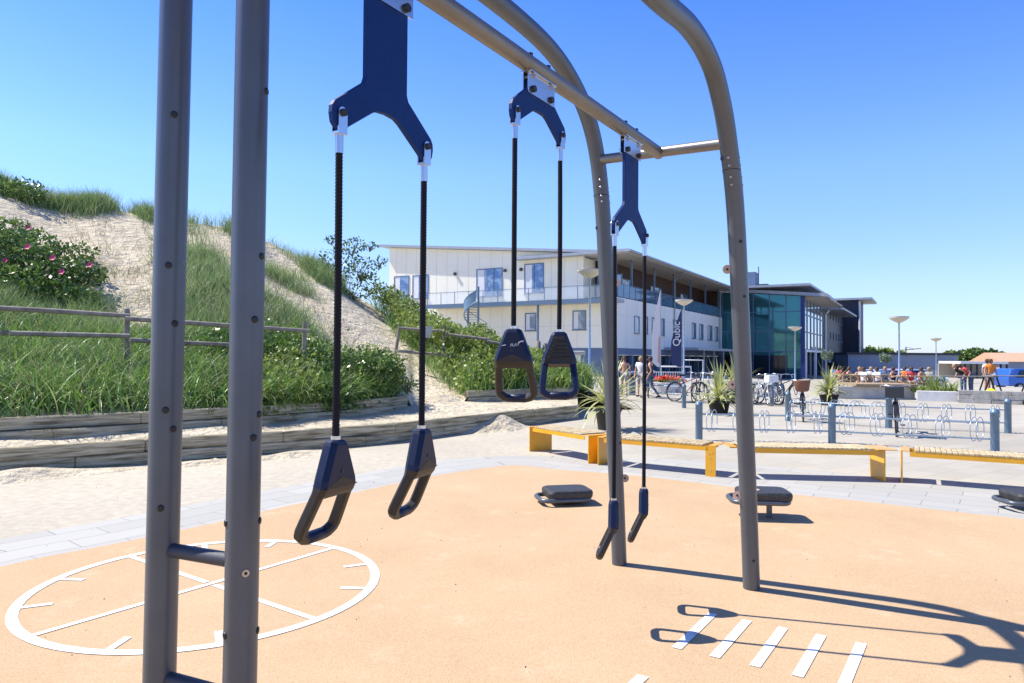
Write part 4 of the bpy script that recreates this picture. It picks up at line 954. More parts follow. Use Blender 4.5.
# ------------------------------------------------------------------ the cream building: left wing and long right facade
C0 = (8.3, 55.0); ul = (.8575, -.5145); LL = 23.6; L0 = (C0[0]-ul[0]*LL, C0[1]-ul[1]*LL)
FL = frame(L0, ul); FRt = frame(C0, (.5145, .8575)); LR = 32.6
def a_on(o, d, px, py=350):                                      # distance along a wall for an image column
    x, F, U = ray(px, py); L = math.hypot(*d); ux, uy = d[0]/L, d[1]/L
    det = x*(-uy)-(-ux)*F; # solve t*(x,F) = o + a*u
    a = (x*o[1]-F*o[0])/(ux*F-uy*x); return a
def z_on(o, d, px, py):
    a = a_on(o, d, px, py); L = math.hypot(*d); Y = o[1]+d[1]/L*a; return at(px, py, Y).z
la = lambda px: a_on(L0, ul, px); lz = lambda px, py: z_on(L0, ul, px, py)
dr = (.5145, .8575); ra = lambda px: a_on(C0, dr, px); rz_ = lambda px, py: z_on(C0, dr, px, py)
bl = thing('cream_building', 'long cream clad building with balconies, blue grey base and flat overhanging roof', 'building', (C0[0], C0[1], 0))
BW = bl.location
def wall(name, m, Fm, boxes, parent=bl, world=BW, bev=0):
    b = MB()
    for bx in boxes: b.box(*bx, T=Fm, bev=bev)
    return b.build(name, m, parent, world=world)
FLR = 6.15; zb = 2.3; aC = la(583)
ztl = lambda a: 12.0-(12.0-9.75)*a/LL                              # sloping eaves of the left wing
b = MB()
def slope_wall(b, a0, a1, z0, d0=-.3, d1=0.):
    vv = [FL(p) for p in ((a0, d0, z0), (a1, d0, z0), (a1, d1, z0), (a0, d1, z0), (a0, d0, ztl(a0)), (a1, d0, ztl(a1)), (a1, d1, ztl(a1)), (a0, d1, ztl(a0)))]
    b.add(vv, [(3, 2, 1, 0), (4, 5, 6, 7), (0, 1, 5, 4), (1, 2, 6, 5), (2, 3, 7, 6), (3, 0, 4, 7)])
slope_wall(b, 0, aC, FLR); b.box(0, LL, -.3, 0, zb, FLR, T=FL); wl = b.build('wall', M['cream'], bl, world=BW)
wall('wall', M['creamd'], FRt, [(0, LR, -.3, 0, zb, 6.35)])
wall('wall', M['cream'], FL, [(-.02, .28, -12, -.3, 0, 11.9)])
wall('base', M['bluebase'], FL, [(la(500), LL+.02, -.32, .02, -.2, zb)]); wall('base', M['cream'], FL, [(0, la(500)-.02, -.3, 0, -.2, zb)])
wall('base', M['bluebase'], FRt, [(-.02, LR, -.32, .03, zb-.55, zb)]+[(x, x+.35, -.32, .03, -.2, zb-.56) for x in (0, 3.2, 6.4, 9.6, 12.8, 16, 19.2, 22.4, 25.6, 28.8, 32)])
wall('shopfront', M['darkglass'], FRt, [(0, LR, -.5, -.33, -.2, zb-.57)])
fb = []
for x in np.arange(1.1, 32, 1.05): fb.append((x, x+.07, -.33, -.26, -.2, zb-.58))
wall('door_frames', M['frame_blue'], FRt, fb)
wall('floor_slab', M['roof'], FRt, [(0, LR, -2.4, -.31, 6.0, 6.2)])
# joints in the cladding
b = MB()
for a in np.arange(.9, LL, 1.2):
    b.box(a, a+.035, 0, .006, zb, FLR, T=FL)
    if a < aC-.1:
        vv = [FL(p) for p in ((a, .006, FLR+.1), (a+.035, .006, FLR+.1), (a+.035, .006, ztl(a)-.1), (a, .006, ztl(a)-.1))]; b.add(vv, [(0, 1, 2, 3)])
for z in (4.1,): b.box(0, LL, 0, .005, z, z+.03, T=FL)
b.build('cladding_joints', M['joint'], bl, world=BW)
b = MB()
for a in np.arange(2, LR, 2.4): b.box(a, a+.03, 0, .006, zb, 6.3, T=FRt)
b.box(0, LR, 0, .005, 4.9, 4.93, T=FRt); b.build('cladding_joints', M['joint'], bl, world=BW)
# recessed loggia
wall('loggia_wall', M['brown'], FL, [(aC-2.2, LL-2.2, -2.5, -2.35, FLR, 9.7)]); wall('loggia_wall', M['brown'], FRt, [(2.2, LR, -2.4, -2.25, 6.2, 9.8)])
wall('loggia_end', M['brown'], FRt, [(LR-.12, LR+.1, -2.24, -.31, 6.36, 9.69)])
wall('loggia_return', M['cream'], FL, [(aC-.28, aC, -2.4, -.31, FLR, 9.7)])
wall('loggia_floor', M['roof'], FL, [(aC, LL, -2.34, -.31, FLR-.15, FLR)])
wall('corner_column', M['cream'], FL, [(LL-.45, LL-.1, -.3, 0, FLR+.001, 9.7)]) if False else None
def window(Fm, a0, a1, z0, z1, mull=1, d=.0, parent=bl, world=BW, fr_=.07, g='glass'):
    b = MB()
    for bx in ((a0, a1, z1-fr_, z1), (a0, a1, z0, z0+fr_)): b.box(bx[0], bx[1], d-.05, d+.05, bx[2], bx[3], T=Fm)
    for a in (a0, a1-fr_): b.box(a, a+fr_, d-.05, d+.05, z0+fr_, z1-fr_, T=Fm)
    for k in range(1, mull+1):
        a = a0+(a1-a0)*k/(mull+1); b.box(a-fr_/2, a+fr_/2, d-.05, d+.045, z0+fr_, z1-fr_, T=Fm)
    w_ = b.build('window', M['frame_blue'], parent, world=world)
    b = MB(); b.box(a0+fr_, a1-fr_, d-.04, d+.012, z0+fr_, z1-fr_, T=Fm); b.build('pane', M[g], w_, world=world)
    b = MB(); b.box(a0-.05, a1+.05, d+.0, d+.13, z0-.06, z0-.004, T=Fm); b.build('sill', M['roof'], w_, world=world)
    if g == 'glass': b = MB(); b.box(a0+fr_+.02, a0+fr_+.35*(a1-a0), d+.0125, d+.016, z0+fr_+.02, z1-fr_-.02, T=Fm); b.build('curtain', M['whitecloth'], w_, world=world)
    return w_
for (x0, x1, y0, y1, mu) in ((393.5, 408.6, 276, 300, 0), (412, 428, 275, 299, 0), (476, 502, 268.5, 297, 2), (524, 543.5, 263.5, 293.5, 1), (525, 536, 313, 331, 0), (572.5, 586, 310.5, 330, 0)):
    window(FL, la(x0), la(x1), lz((x0+x1)/2, y1), lz((x0+x1)/2, y0), mu)
window(FL, la(583)+.15, LL-.5, FLR+.5, FLR+2.3, 2, -2.3)
for (x0, x1, y0, y1) in ((634, 639, 316, 333.5), (645, 647.5, 316.5, 334), (651.7, 656.5, 317.5, 334.6), (661.5, 664.2, 318.5, 335.5), (673, 680, 320, 338.3), (691.8, 695.7, 322.8, 338.6), (699, 703, 324, 339.5), (707.6, 712, 325.5, 340.5), (714.7, 718, 326.7, 341)):
    window(FRt, ra(x0), ra(x1), rz_((x0+x1)/2, y1), rz_((x0+x1)/2, y0), 0)
for x0, x1 in ((623, 628), (645, 655), (672, 682), (700, 707)): window(FRt, ra(x0), ra(x1), 6.5, 8.6, 0, -2.2)
# left balcony with glass rail, posts and the spiral stair
aB0, aB1 = la(436), LL-.2
wall('balcony', M['roof'], FL, [(aB0, LL+.1, .01, 1.5, FLR-.28, FLR)]); wall('balcony_edge', M['frame_blue'], FL, [(aB0-.01, LL+.1, 1.5, 1.56, FLR-.32, FLR+.03)])
def glass_rail(Fm, a0, a1, d, z, step=1.5, h=1.05, world=BW, parent=bl):
    b = MB(); a = a0
    while a <= a1+.01: b.box(a-.02, a+.02, d-.02, d+.02, z, z+h, T=Fm); a += step
    b.box(a0, a1, d-.025, d+.025, z+h, z+h+.04, T=Fm); r = b.build('railing', M['frame_blue'], parent, world=world)
    b = MB(); b.box(a0+.03, a1-.03, d-.006, d+.006, z+.08, z+h-.03, T=Fm); b.build('glass_panel', M['railglass'], r, world=world)
M['railglass'] = mat('pale_clear_glass', (.75, .82, .86), .05); M['railglass'].node_tree.nodes['Principled BSDF'].inputs['Transmission Weight'].default_value = .0; M['railglass'].node_tree.nodes['Principled BSDF'].inputs['Alpha'].default_value = .16
M['railglassb'] = mat('blue_rail_glass', (.12, .22, .34), .05, .3); M['railglassb'].node_tree.nodes['Principled BSDF'].inputs['Alpha'].default_value = .75
glass_rail(FL, aB0+.1, LL-.1, 1.45, FLR)
for px in (476, 545): wall('balcony_post', M['frame_blue'], FL, [(la(px)-.07, la(px)+.07, 1.2, 1.34, -.2, FLR-.29)])
wall('balcony_return', M['roof'], FL, [(LL+.11, LL+.5, -.3, 1.3, FLR-.28, FLR+.0)])
st = thing('spiral_stair', 'blue grey steel spiral staircase climbing to the balcony of the cream building', 'staircase', FL((la(497), 3.0, 0)), group=None); sw = st.location
b = MB(); cst = FL((la(497), 3.0, 0)); b.tube([cst, cst+Vector((0, 0, 7.4))], .09, 12); b.build('pole', M['stair'], st, world=sw)
b = MB(); NS = 30; outer_ = []
for k in range(NS):
    a = R(-200+k*16); z = .2+k*.2; a2 = a+R(17)
    p = [cst+Vector((.1*math.cos(a), .1*math.sin(a), z)), cst+Vector((1.2*math.cos(a), 1.2*math.sin(a), z)), cst+Vector((1.2*math.cos(a2), 1.2*math.sin(a2), z)), cst+Vector((.1*math.cos(a2), .1*math.sin(a2), z))]
    b.add(p+[q+Vector((0, 0, .04)) for q in p], [(3, 2, 1, 0), (4, 5, 6, 7), (0, 1, 5, 4), (1, 2, 6, 5), (2, 3, 7, 6), (3, 0, 4, 7)]); outer_.append(cst+Vector((1.2*math.cos(a), 1.2*math.sin(a), z)))
b.build('treads', M['stair'], st, world=sw)
b = MB(); vv = [q+Vector((0, 0, dzz)) for q in outer_[23:] for dzz in (-.1, 1.0)]; b.add(vv, [(2*i, 2*i+1, 2*i+3, 2*i+2) for i in range(len(vv)//2-1)], True); b.build('side_panel', M['stair'], st, world=sw)
b = MB(); b.tube([q+Vector((0, 0, 1.0)) for q in outer_], .03, 6); b.tube([q+Vector((0, 0, .02)) for q in outer_], .05, 6); b.build('handrail', M['stair'], st, world=sw)
# roofs
def sloped(b, Fm, a0, a1, d0, d1, zf, th):
    vv = [Fm(p) for p in ((a0, d0, zf(a0)), (a1, d0, zf(a1)), (a1, d1, zf(a1)), (a0, d1, zf(a0)), (a0, d0, zf(a0)+th), (a1, d0, zf(a1)+th), (a1, d1, zf(a1)+th), (a0, d1, zf(a0)+th))]
    b.add(vv, [(3, 2, 1, 0), (4, 5, 6, 7), (0, 1, 5, 4), (1, 2, 6, 5), (2, 3, 7, 6), (3, 0, 4, 7)])
b = MB(); sloped(b, FL, -1.0, LL+1.0, -14, .55, lambda a: ztl(a)+.02, .22); b.build('roof', M['roof'], bl, world=BW)
b = MB(); b.box(-.9, LR+.6, -9, 1.3, 9.78, 10.0, T=FRt); rf = b.build('roof', M['roof'], bl, world=BW)
b = MB(); b.box(-.85, LR+.5, -2.2, 1.25, 9.70, 9.775, T=FRt); b.build('soffit', M['soffit'], rf, world=BW)
b = MB(); b.tube([FRt((-.95, 1.38, 9.85)), FRt((LR+.6, 1.38, 9.85))], .10, 8); b.build('gutter', M['roof'], rf, world=BW)
for a in np.arange(3.5, LR, 5.6): wall('loggia_column', M['frame_blue'], FRt, [(a, a+.14, -.25, -.1, 6.36, 9.69)])
for a in (.05,): wall('loggia_column', M['frame_blue'], FRt, [(a, a+.16, -.25, -.09, 6.36, 9.69)])
b = MB(); a = .2
while a < LR: b.box(a-.025, a+.025, -.06, -.01, 6.352, 7.45, T=FRt); a += 1.3
b.box(.2, LR, -.07, 0, 7.45, 7.5, T=FRt); rl = b.build('railing', M['frame_blue'], bl, world=BW)
b = MB(); b.box(.25, LR-.05, -.045, -.03, 6.42, 7.42, T=FRt); b.build('glass_panel', M['railglassb'], rl, world=BW)
for px in (673.5, 719):
    a = ra(px); b = MB(); b.tube([FRt((a-1.0 if px < 700 else a, 1.3, 9.7)), FRt((a, .9, 9.4)), FRt((a, .12, 9.1)), FRt((a, .12, 2.4))], .06, 8); b.build('downpipe', M['roof'], bl, world=BW)
for px in (455, 505, 521):
    b = MB(); a = la(px); b.box(a-.1, a+.1, .0, .22, 8.9, 9.15, T=FL); b.build('wall_lamp', M['slate'], bl, world=BW)
b = MB(); b.box(LL-2.5, LL-1.3, -3, -2.2, 10.05, 10.35, T=FL); b.build('roof_vent', M['dark'], bl, world=BW)
# canopy in front of the ground floor
cn = thing('entrance_canopy', 'flat dark canopy on slim posts along the ground floor of the long facade', 'canopy', FRt((ra(672), 2, 0))); cw = cn.location
b = MB(); b.box(ra(664), LR-1, .04, 3.2, 2.25, 2.5, T=FRt); b.build('roof', M['roof'], cn, world=cw)
for a in np.arange(ra(672), LR-1, 3.6): b = MB(); b.box(a, a+.12, 3.0, 3.12, -.2, 2.24, T=FRt); b.build('post', M['soffit'], cn, world=cw)

# ------------------------------------------------------------------ the glass building and the dark blocks
P0 = FRt((LR, 0, 0)); o1 = (P0.x, P0.y); d1 = (.8575, -.5145)
F1 = frame(o1, d1); W1 = a_on(o1, d1, 803)
gb = thing('glass_building', 'teal glass fronted building with cobalt corner column, overhanging roofs and dark end block', 'building', (o1[0], o1[1], 0)); GW = gb.location
zt1 = lambda a: 9.45-.85*a/W1
b = MB(); vv = [F1(p) for p in ((-.5, -.2, -1), (W1, -.2, -1), (W1, 0, -1), (-.5, 0, -1), (-.5, -.2, zt1(0)), (W1, -.2, zt1(W1)), (W1, 0, zt1(W1)), (-.5, 0, zt1(0)))]
b.add(vv, [(3, 2, 1, 0), (4, 5, 6, 7), (0, 1, 5, 4), (1, 2, 6, 5), (2, 3, 7, 6), (3, 0, 4, 7)]); b.build('glass_front', M['teal'], gb, world=GW)
b = MB()
for a in np.arange(0, W1-.3, W1/5.0): b.box(a-.05, a+.05, 0, .07, -1, zt1(a)-.02, T=F1)
for z in (2.35, 4.7, 6.9): b.box(0, W1, 0, .06, z-.05, z+.05, T=F1)
b.build('mullions', M['frame_blue'], gb, world=GW)
b = MB(); b.box(0, W1*.82, -.001, .03, -1, 1.9, T=F1); b.build('dark_doors', M['darkglass'], gb, world=GW)
b = MB(); b.box(W1-.22, W1+.22, -.22, .22, -1, zt1(W1), T=F1); b.build('corner_column', M['deepblue'], gb, world=GW)
P1 = F1((W1, 0, 0)); o2 = (P1.x, P1.y); d2 = (.5145, .8575); F2 = frame(o2, d2); W2 = a_on(o2, d2, 823)
b = MB(); b.box(.23, W2, -.2, 0, 2.6, 8.3, T=F2); b.build('glass_side', M['skyglass'], gb, world=GW)
b = MB(); b.box(.23, W2, -.2, 0, -1, 2.55, T=F2); b.build('ground_floor_glass', M['darkglass'], gb, world=GW)
b = MB()
for k in range(7): a = .23+(W2-.23)*k/6; b.box(a-.08, a+.08, 0, .08, 2.6, 8.35, T=F2)
for z in (2.6, 4.6, 6.6, 8.3): b.box(.23, W2, 0, .07, z-.07, z+.07, T=F2)
b.build('mullions', M['frame_blue'], gb, world=GW)
b = MB()
for a0, a1, z0, z1 in ((.3, W2+9, 2.3, 2.55), (.3, .55, -1, 2.3), (W2*.45, W2*.45+.7, -1, 3.0), (W2+5, W2+9, 1.0, 2.29)): b.box(a0, a1, .12, .35, z0, z1, T=F2)
b.build('white_entrance_frame', M['white'], gb, world=GW)
# long side of the dark block and its end
P2 = F2((W2, 0, 0)); o3 = (P2.x, P2.y); F3 = frame(o3, d2); W3 = a_on(o3, d2, 843.5)
b = MB(); b.box(.02, W3, -.3, -.02, -1, 9.6, T=F3); b.build('slate_wall', M['slate'], gb, world=GW)
for k in range(5):
    a = W3*(.30+.14*k)
    for z in (5.0, 8.0-k*.05): window(F3, a, a+1.0, z-.8, z+.5, 0, .0, gb, GW, .12, 'darkglass')
P3 = F3((W3, 0, 0)); o4 = (P3.x, P3.y); F4 = frame(o4, d1); W4 = a_on(o4, d1, 859)
b = MB(); b.box(-1.2, W4, -9, 0.0, -1, 11.2, T=F4); b.build('dark_end_block', M['dark'], gb, world=GW)
b = MB(); b.tube([F4((W4+.12, .1, -1)), F4((W4+.12, .1, 11))], .16, 8); b.build('downpipe', M['white'], gb, world=GW)
b = MB(); b.box(-5.0, W4+2.0, -11, .9, 11.22, 11.55, T=F4); b.build('roof', M['roof'], gb, world=GW)
b = MB(); sloped(b, F1, -2.0, W1+2.6, -3, .9, lambda a: zt1(a)+.03, .35); b.build('roof', M['roof'], gb, world=GW)
b = MB(); b.box(.5, W2*1.0, -9, 2.4, 8.42, 8.6, T=F2); b.build('roof', M['soffit'], gb, world=GW)
b = MB(); b.box(-2.0, W2+6, -8, 1.0, 9.6, 9.85, T=F2); b.build('roof', M['roof'], gb, world=GW)
b = MB(); b.box(1.2, W3*.8, -5, 2.4, 8.15, 8.4, T=F3); b.build('roof', M['roof'], gb, world=GW)
b = MB(); b.tube([F3((1.3, .6, 8.1)), F3((1.4, .15, 7.5)), F3((1.4, .15, -1))], .14, 8); b.build('downpipe', M['white'], gb, world=GW)
b = MB(); b.box(.5, 3.2, -5, -3, 9.6, 12.0, T=F1); rv = b.build('plant_room', M['bluebase'], gb, world=GW)
b = MB(); b.tube([F1((3.6, -3, 9.6)), F1((3.6, -3, 12.6))], .05, 6); b.build('mast', M['dark'], gb, world=GW)
b = MB(); b.box(3.5, 4.6, -4, -3.2, 9.7, 10.5, T=F1); b.build('roof_vent', M['dark'], gb, world=GW)

# ------------------------------------------------------------------ far things on the right
lb = thing('low_long_building', 'low slate blue flat roofed building behind the terrace on the right', 'building', at(905, 360, 95)-Vector((0, 0, 1.5))); W_ = lb.location
a0, a1 = at(848, 354, 95), at(958, 357, 95); FB = frame((a0.x, a0.y), (a1.x-a0.x, a1.y-a0.y)); Lb_ = (a1-a0).length; zt = 2.15
b = MB(); b.box(0, Lb_, -8, 0, -1.5, zt, T=FB); b.build('wall', M['bluewall'], lb, world=W_)
b = MB(); b.box(-.3, Lb_+.3, -8.3, .3, zt+.01, zt+.28, T=FB); b.build('roof', M['dark'], lb, world=W_)
b = MB(); b.box(Lb_*.50, Lb_-.01, .0, .05, -1.5, .1, T=FB); b.build('plinth', M['concrete'], lb, world=W_)
b = MB(); b.box(Lb_*.84, Lb_*.96, .051, .1, -1.5, 1.0, T=FB); b.box(Lb_*.82, Lb_*.98, .051, .35, 1.01, 1.15, T=FB); b.build('gate', M['frame_blue'], lb, world=W_)
pg = thing('open_shelter', 'low open shelter with pale flat roof and dark posts behind the high tables', 'shelter', at(982, 368, 85)-Vector((0, 0, 1))); W_ = pg.location
a0, a1 = at(958, 362, 85), at(1005, 363, 85); FB = frame((a0.x, a0.y), (1, -.02)); Lp = a1.x-a0.x
b = MB(); b.box(0, Lp, -4, .5, 1.05, 1.35, T=FB); b.build('roof', M['white'], pg, world=W_)
b = MB(); b.box(0, Lp, -4.2, -4.01, -1.2, 1.04, T=FB); b.build('back_wall', M['soffit'], pg, world=W_)
for k in range(9): b = MB(); a = Lp*k/8; b.box(a, a+.16, 0, .16, -1.2, 1.04, T=FB); b.build('post', M['dark'], pg, world=W_)
sh = thing('brick_house', 'grey walled house with salmon pink roof at the right edge', 'house', at(1015, 360, 100)-Vector((0, 0, 1))); W_ = sh.location
a0 = at(1000, 353, 100); FB = frame((a0.x, a0.y), (1, -.1))
b = MB(); b.box(.6, 14, -8, -.6, -1.5, 1.35, T=FB); b.build('wall', M['bluewall'], sh, world=W_)
b = MB(); vv = [FB(p) for p in ((0, 0, 1.3), (15, 0, 1.3), (15, -4, 2.6), (0, -4, 2.6), (15, -8, 1.3), (0, -8, 1.3))]; b.add(vv, [(0, 1, 2, 3), (3, 2, 4, 5), (0, 3, 5), (1, 4, 2), (0, 5, 4, 1)]); b.build('roof', M['salmon'], sh, world=W_)
def crown_tree(label, px, py0, py1, Y, wpx, lf=.5, n=900, group='trees beyond the low buildings', m='scrub', z0=-1):
    c = at(px, (py0+py1)/2, Y); h = (py1-py0)/FPX*Y/2; w_ = wpx/FPX*Y/2; root = thing('broadleaf_tree', label, 'tree', (c.x, c.y, z0), group=group)
    pts = []
    for k in range(9):
        a = random.uniform(0, 6.28); cc = np.array([math.cos(a)*w_*.55, math.sin(a)*w_*.5, random.uniform(-.35, .4)*h]); q = RNG.normal(size=(n//9, 3)); q /= np.linalg.norm(q, axis=1)[:, None]; q *= RNG.uniform(.5, 1, (len(q), 1))**.5*np.array([w_*.5, w_*.5, h*.62]); pts.append(q+cc)
    pts = np.concatenate(pts)+np.array([0, 0, c.z-z0]); raw_mesh('crown', *leaves(pts, lf, aspect=.75), M[m], root)
    b = MB(); b.tube([(0, 0, 0), (.02*w_, 0, (c.z-z0)*.5), (0, 0, c.z-z0+h*.2)], [.05*w_+.02, .04*w_+.015, .01], 8); tr = b.build('trunk', M['bark'], root)
    return root
for i, (px, y0, y1, wp, lab) in enumerate([(868, 347, 364, 18, 'round dark green tree just right of the dark end block'), (882, 349, 364, 20, 'bushy green tree behind the low slate blue building'), (897, 352, 364, 14, 'small green tree behind the low building, left of the tall lamp'), (955, 352, 366, 22, 'pale green low tree left of the dark tree clump'), (967, 350, 368, 24, 'dark green tree behind the open shelter'), (981, 348, 368, 26, 'tallest dark green tree behind the open shelter'), (994, 352, 368, 18, 'dark tree beside the pink roofed house')]):
    crown_tree(lab, px, y0, y1, 125, wp, .7, 1500, m='scrub' if i < 4 else 'darkleaf')
for px, y0, y1, wp, Y, lab in [(827, 350, 361, 11, 40, 'small round topiary tree in front of the glass building'), (886, 352.5, 363, 11.5, 40, 'small round topiary tree before the low slate blue building')]:
    crown_tree(lab, px, y0, y1, Y, wp, .07, 1500, 'small round topiary trees', 'sage', 0)
cr = thing('tower_crane', 'thin blue tower crane far away above the low building', 'crane', at(906, 362, 400)); W_ = cr.location
b = MB(); b.tube([at(906, 362, 400), at(906, 347, 400)], .35, 4); b.build('mast', M['slate'], cr, world=W_)
b = MB(); b.tube([at(898, 350.5, 400), at(921, 348.5, 400)], .2, 4); b.tube([at(906, 347, 400), at(914, 349, 400)], .1, 4); b.build('jib', M['slate'], cr, world=W_)

# terrace: planter walls, decks
def solid(name, label, cat, p, q, depth, z0, z1, m, cap=None):
    root = thing(name, label, cat, (p.x, p.y, 0)); FB = frame((p.x, p.y), (q.x-p.x, q.y-p.y)); L = (q-p).length
    b = MB(); b.box(0, L, -depth, 0, z0, z1, T=FB, bev=.01); b.build('wall', M[m], root, world=root.location); return root, FB, L
r_, FB, L = solid('concrete_wall', 'low pale concrete wall under the terrace deck', 'wall', at(838, 398.5, 27.6)*1, at(915, 399.5, 27.4)*1, .35, -.05, .50, 'concrete')
tmpz = r_
b = MB(); b.box(.6, L, -1.6, .25, .52, .60, T=FB); o = b.build('wooden_deck', M['deck']); tag(o, 'thin wooden deck edge laid on the pale concrete wall', 'deck')
r_, FB, L = solid('white_block_wall', 'low white block wall between the concrete wall and the grey blocks', 'wall', at(917, 401, 26.6), at(957.5, 403, 26.0), .3, -.05, .38, 'white_block')
# stacked grey block wall: coursed
p, q = at(958.5, 404, 25.6), at(1062, 409, 24.0); root = thing('stone_block_wall', 'low wall of stacked grey concrete blocks on the right', 'wall', (p.x, p.y, 0)); FB = frame((p.x, p.y), (q.x-p.x, q.y-p.y)); L = Vector((q.x-p.x, q.y-p.y)).length
for c in range(3):
    b = MB(); x = -(.2 if c % 2 else 0)
    while x < L:
        wd = random.choice((.4, .5, .6)); x0 = max(0, x); b.box(x0, x+wd-.012, -.25+random.uniform(-.02, .02), random.uniform(-.01, .015), c*.155+.001, c*.155+.15, T=FB, bev=.008); x += wd
    b.build('block_course', M['grey_block'], root, world=root.location)
b = MB(); b.box(1.9, 2.08, .02, .12, .02, .17, T=FB, bev=.01); b.build('drain_box', M['plug'], root, world=root.location)
def weeds(px, py, Y, w_, h, n, label):
    c = at(px, py, Y); P = np.c_[RNG.uniform(-w_, w_, n)+c.x, RNG.uniform(-.3, .3, n)+c.y, np.full(n, c.z)]
    stuffobj('weeds', *blades(P, h, .03, .7, .8, 3), M['scrub'], label, 'weeds')
weeds(932, 392, 27.2, .7, .35, 500, 'yellow green weeds growing behind the white block wall')
weeds(935, 392, 26.9, .12, .95, 60, 'tall pale weeds standing by the far small lamp'); weeds(953, 392, 26.6, .12, .7, 50, 'tuft of weeds where white and grey walls meet')

def picnic(label, px, py, Y, w_, H=.75, rot=0., dark=False):
    c = at(px, py, Y); root = thing('picnic_table', label, 'table', (c.x, c.y, c.z-H), rot, 'tables on the terrace')
    m = M['deck'] if not dark else M['tyre']
    b = MB(); 
    for k in range(5): b.box(-w_/2, w_/2, -.38+k*.155, -.38+k*.155+.145, H-.04, H, bev=.004)
    b.build('top', M['deck'] if not dark else M['timber2'], root)
    for x in (-w_/2+.25, w_/2-.25):
        b = MB()
        for y0, y1 in ((-.55, -.2), (.55, .2)): b.tube([(x, y0, 0), (x, y1, H-.045)], .035, 6)
        b.build('leg', m, root)
    for y in (-.62, .62):
        if not dark: b = MB(); b.box(-w_/2, w_/2, y-.13, y+.13, .42, .46); b.build('bench', M['deck'], root)
    return root
picnic('brown picnic table with seated people, leftmost on the terrace', 852, 374, 35, 1.9, rot=.1); picnic('brown picnic table nearest the tall lamp, people around it', 871, 374.5, 34, 1.8, rot=-.1)
picnic('grey picnic table right of the tall lamp', 915, 376, 34, 1.9)
picnic('long dark legged high table on the right, left half', 964, 376, 31.5, 2.6, .75, dark=True); picnic('long dark legged high table continuing to the right edge', 1012, 375.5, 31.5, 2.2, .75, dark=True)
def terrace_rail(label, x0, x1, py, Y, n):
    a, c = at(x0, py, Y), at(x1, py, Y); root = thing('wooden_railing', label, 'railing', (a.x, a.y, 0))
    b = MB(); b.box(0, c.x-a.x, -.02, .02, a.z-.04, a.z, bev=.004); b.build('rail', M['deck'], root)
    for k in range(n): x = (c.x-a.x)*k/(n-1); b = MB(); b.box(x-.025, x+.025, -.03, .03, 0, a.z-.041); b.build('post', M['deck'], root)
terrace_rail('low wooden railing in front of the seated people', 843, 882, 375, 31, 6)

# cars
def car(label, px, py, Y, rz, m, kind='hatch', z0=-.75):
    c = at(px, py, Y); root = thing('parked_car', label, 'car', (c.x, c.y, z0), rz, 'cars parked behind the terrace'); L, W, H = 4.3, 1.75, 1.48
    prof = [(-2.1, .35), (-2.15, .7), (-1.95, .88), (-1.55, 1.42), (-1.1, H), (.25, H-.02), (.95, 1.0), (1.9, .82), (2.15, .6), (2.15, .35)]
    if kind == 'suv': prof = [(-2.1, .4), (-2.15, .9), (-2.05, 1.15), (-1.85, 1.6), (-1.5, 1.68), (.3, 1.66), (.95, 1.12), (1.9, .98), (2.15, .7), (2.15, .4)]
    b = MB(); n = len(prof); vv = []
    for y, ins in ((-W/2, 0), (W/2, 0)):
        for x, z in prof: k = .14 if z > 1.2 else 0; vv.append((x, y*(1-k), z))
    b.add(vv, [tuple(range(n-1, -1, -1)), tuple(range(n, 2*n))]+[(k, (k+1) % n, n+(k+1) % n, n+k) for k in range(n)]); bd_ = b.build('body', M[m], root); bv = bd_.modifiers.new('bevel', 'BEVEL'); bv.width = .07; bv.segments = 3
    top = max(z for x, z in prof)
    for sg in (-1, 1):
        b = MB(); k = .93
        for x0, x1, x2, x3 in ((-1.45, -.35, -.35, -1.15), (-.27, .75, .22, -.27)): b.add([(x0, sg*W/2*1.012, 1.03), (x1, sg*W/2*1.012, 1.03), (x2, sg*W/2*.93, top-.12), (x3, sg*W/2*.93, top-.12)], [(0, 1, 2, 3)])
        b.build('side_window', M['darkglass'], root)
    for pts in ([(1.0, 1.04), (.40, top-.08)], [(-2.0, 1.05), (-1.6, top-.1)]):
        b = MB(); b.add([(pts[0][0]+.03*(1 if pts[0][0] > 0 else -1), -.72, pts[0][1]), (pts[0][0]+.03*(1 if pts[0][0] > 0 else -1), .72, pts[0][1]), (pts[1][0]+.08*(1 if pts[0][0] > 0 else -1), .62, pts[1][1]), (pts[1][0]+.08*(1 if pts[0][0] > 0 else -1), -.62, pts[1][1])], [(0, 1, 2, 3)]); b.build('windscreen', M['darkglass'], root)
    for x in (-1.3, 1.35):
        for y in (-.86, .86):
            b = MB(); b.tube([(x, y-.1, .32), (x, y+.1, .32)], .32, 20); wh = b.build('wheel', M['tyre'], root); b = MB(); s_ = .105 if y > 0 else -.105; b.tube([(x, y+s_*.9, .32), (x, y+s_*1.05, .32)], .19, 14); b.build('rim', M['galv'], wh)
    for y in (-.6, .6): b = MB(); b.box(2.10, 2.19, y-.2, y+.2, .62, .78, bev=.02); b.build('headlight', M['white'], root)
    return root
car('pale silver blue car parked behind the picnic tables, left of the tall lamp', 888, 372, 58, R(8), 'car_silver'); car('red car parked just right of the tall lamp', 905, 372, 62, R(5), 'car_red'); car('bright blue car with pale roof at the right edge behind the tables', 1026, 372, 52, R(5), 'car_blue', 'suv')
car('pale car parked behind the tables right of the red car', 918, 372, 60, R(4), 'car_silver')

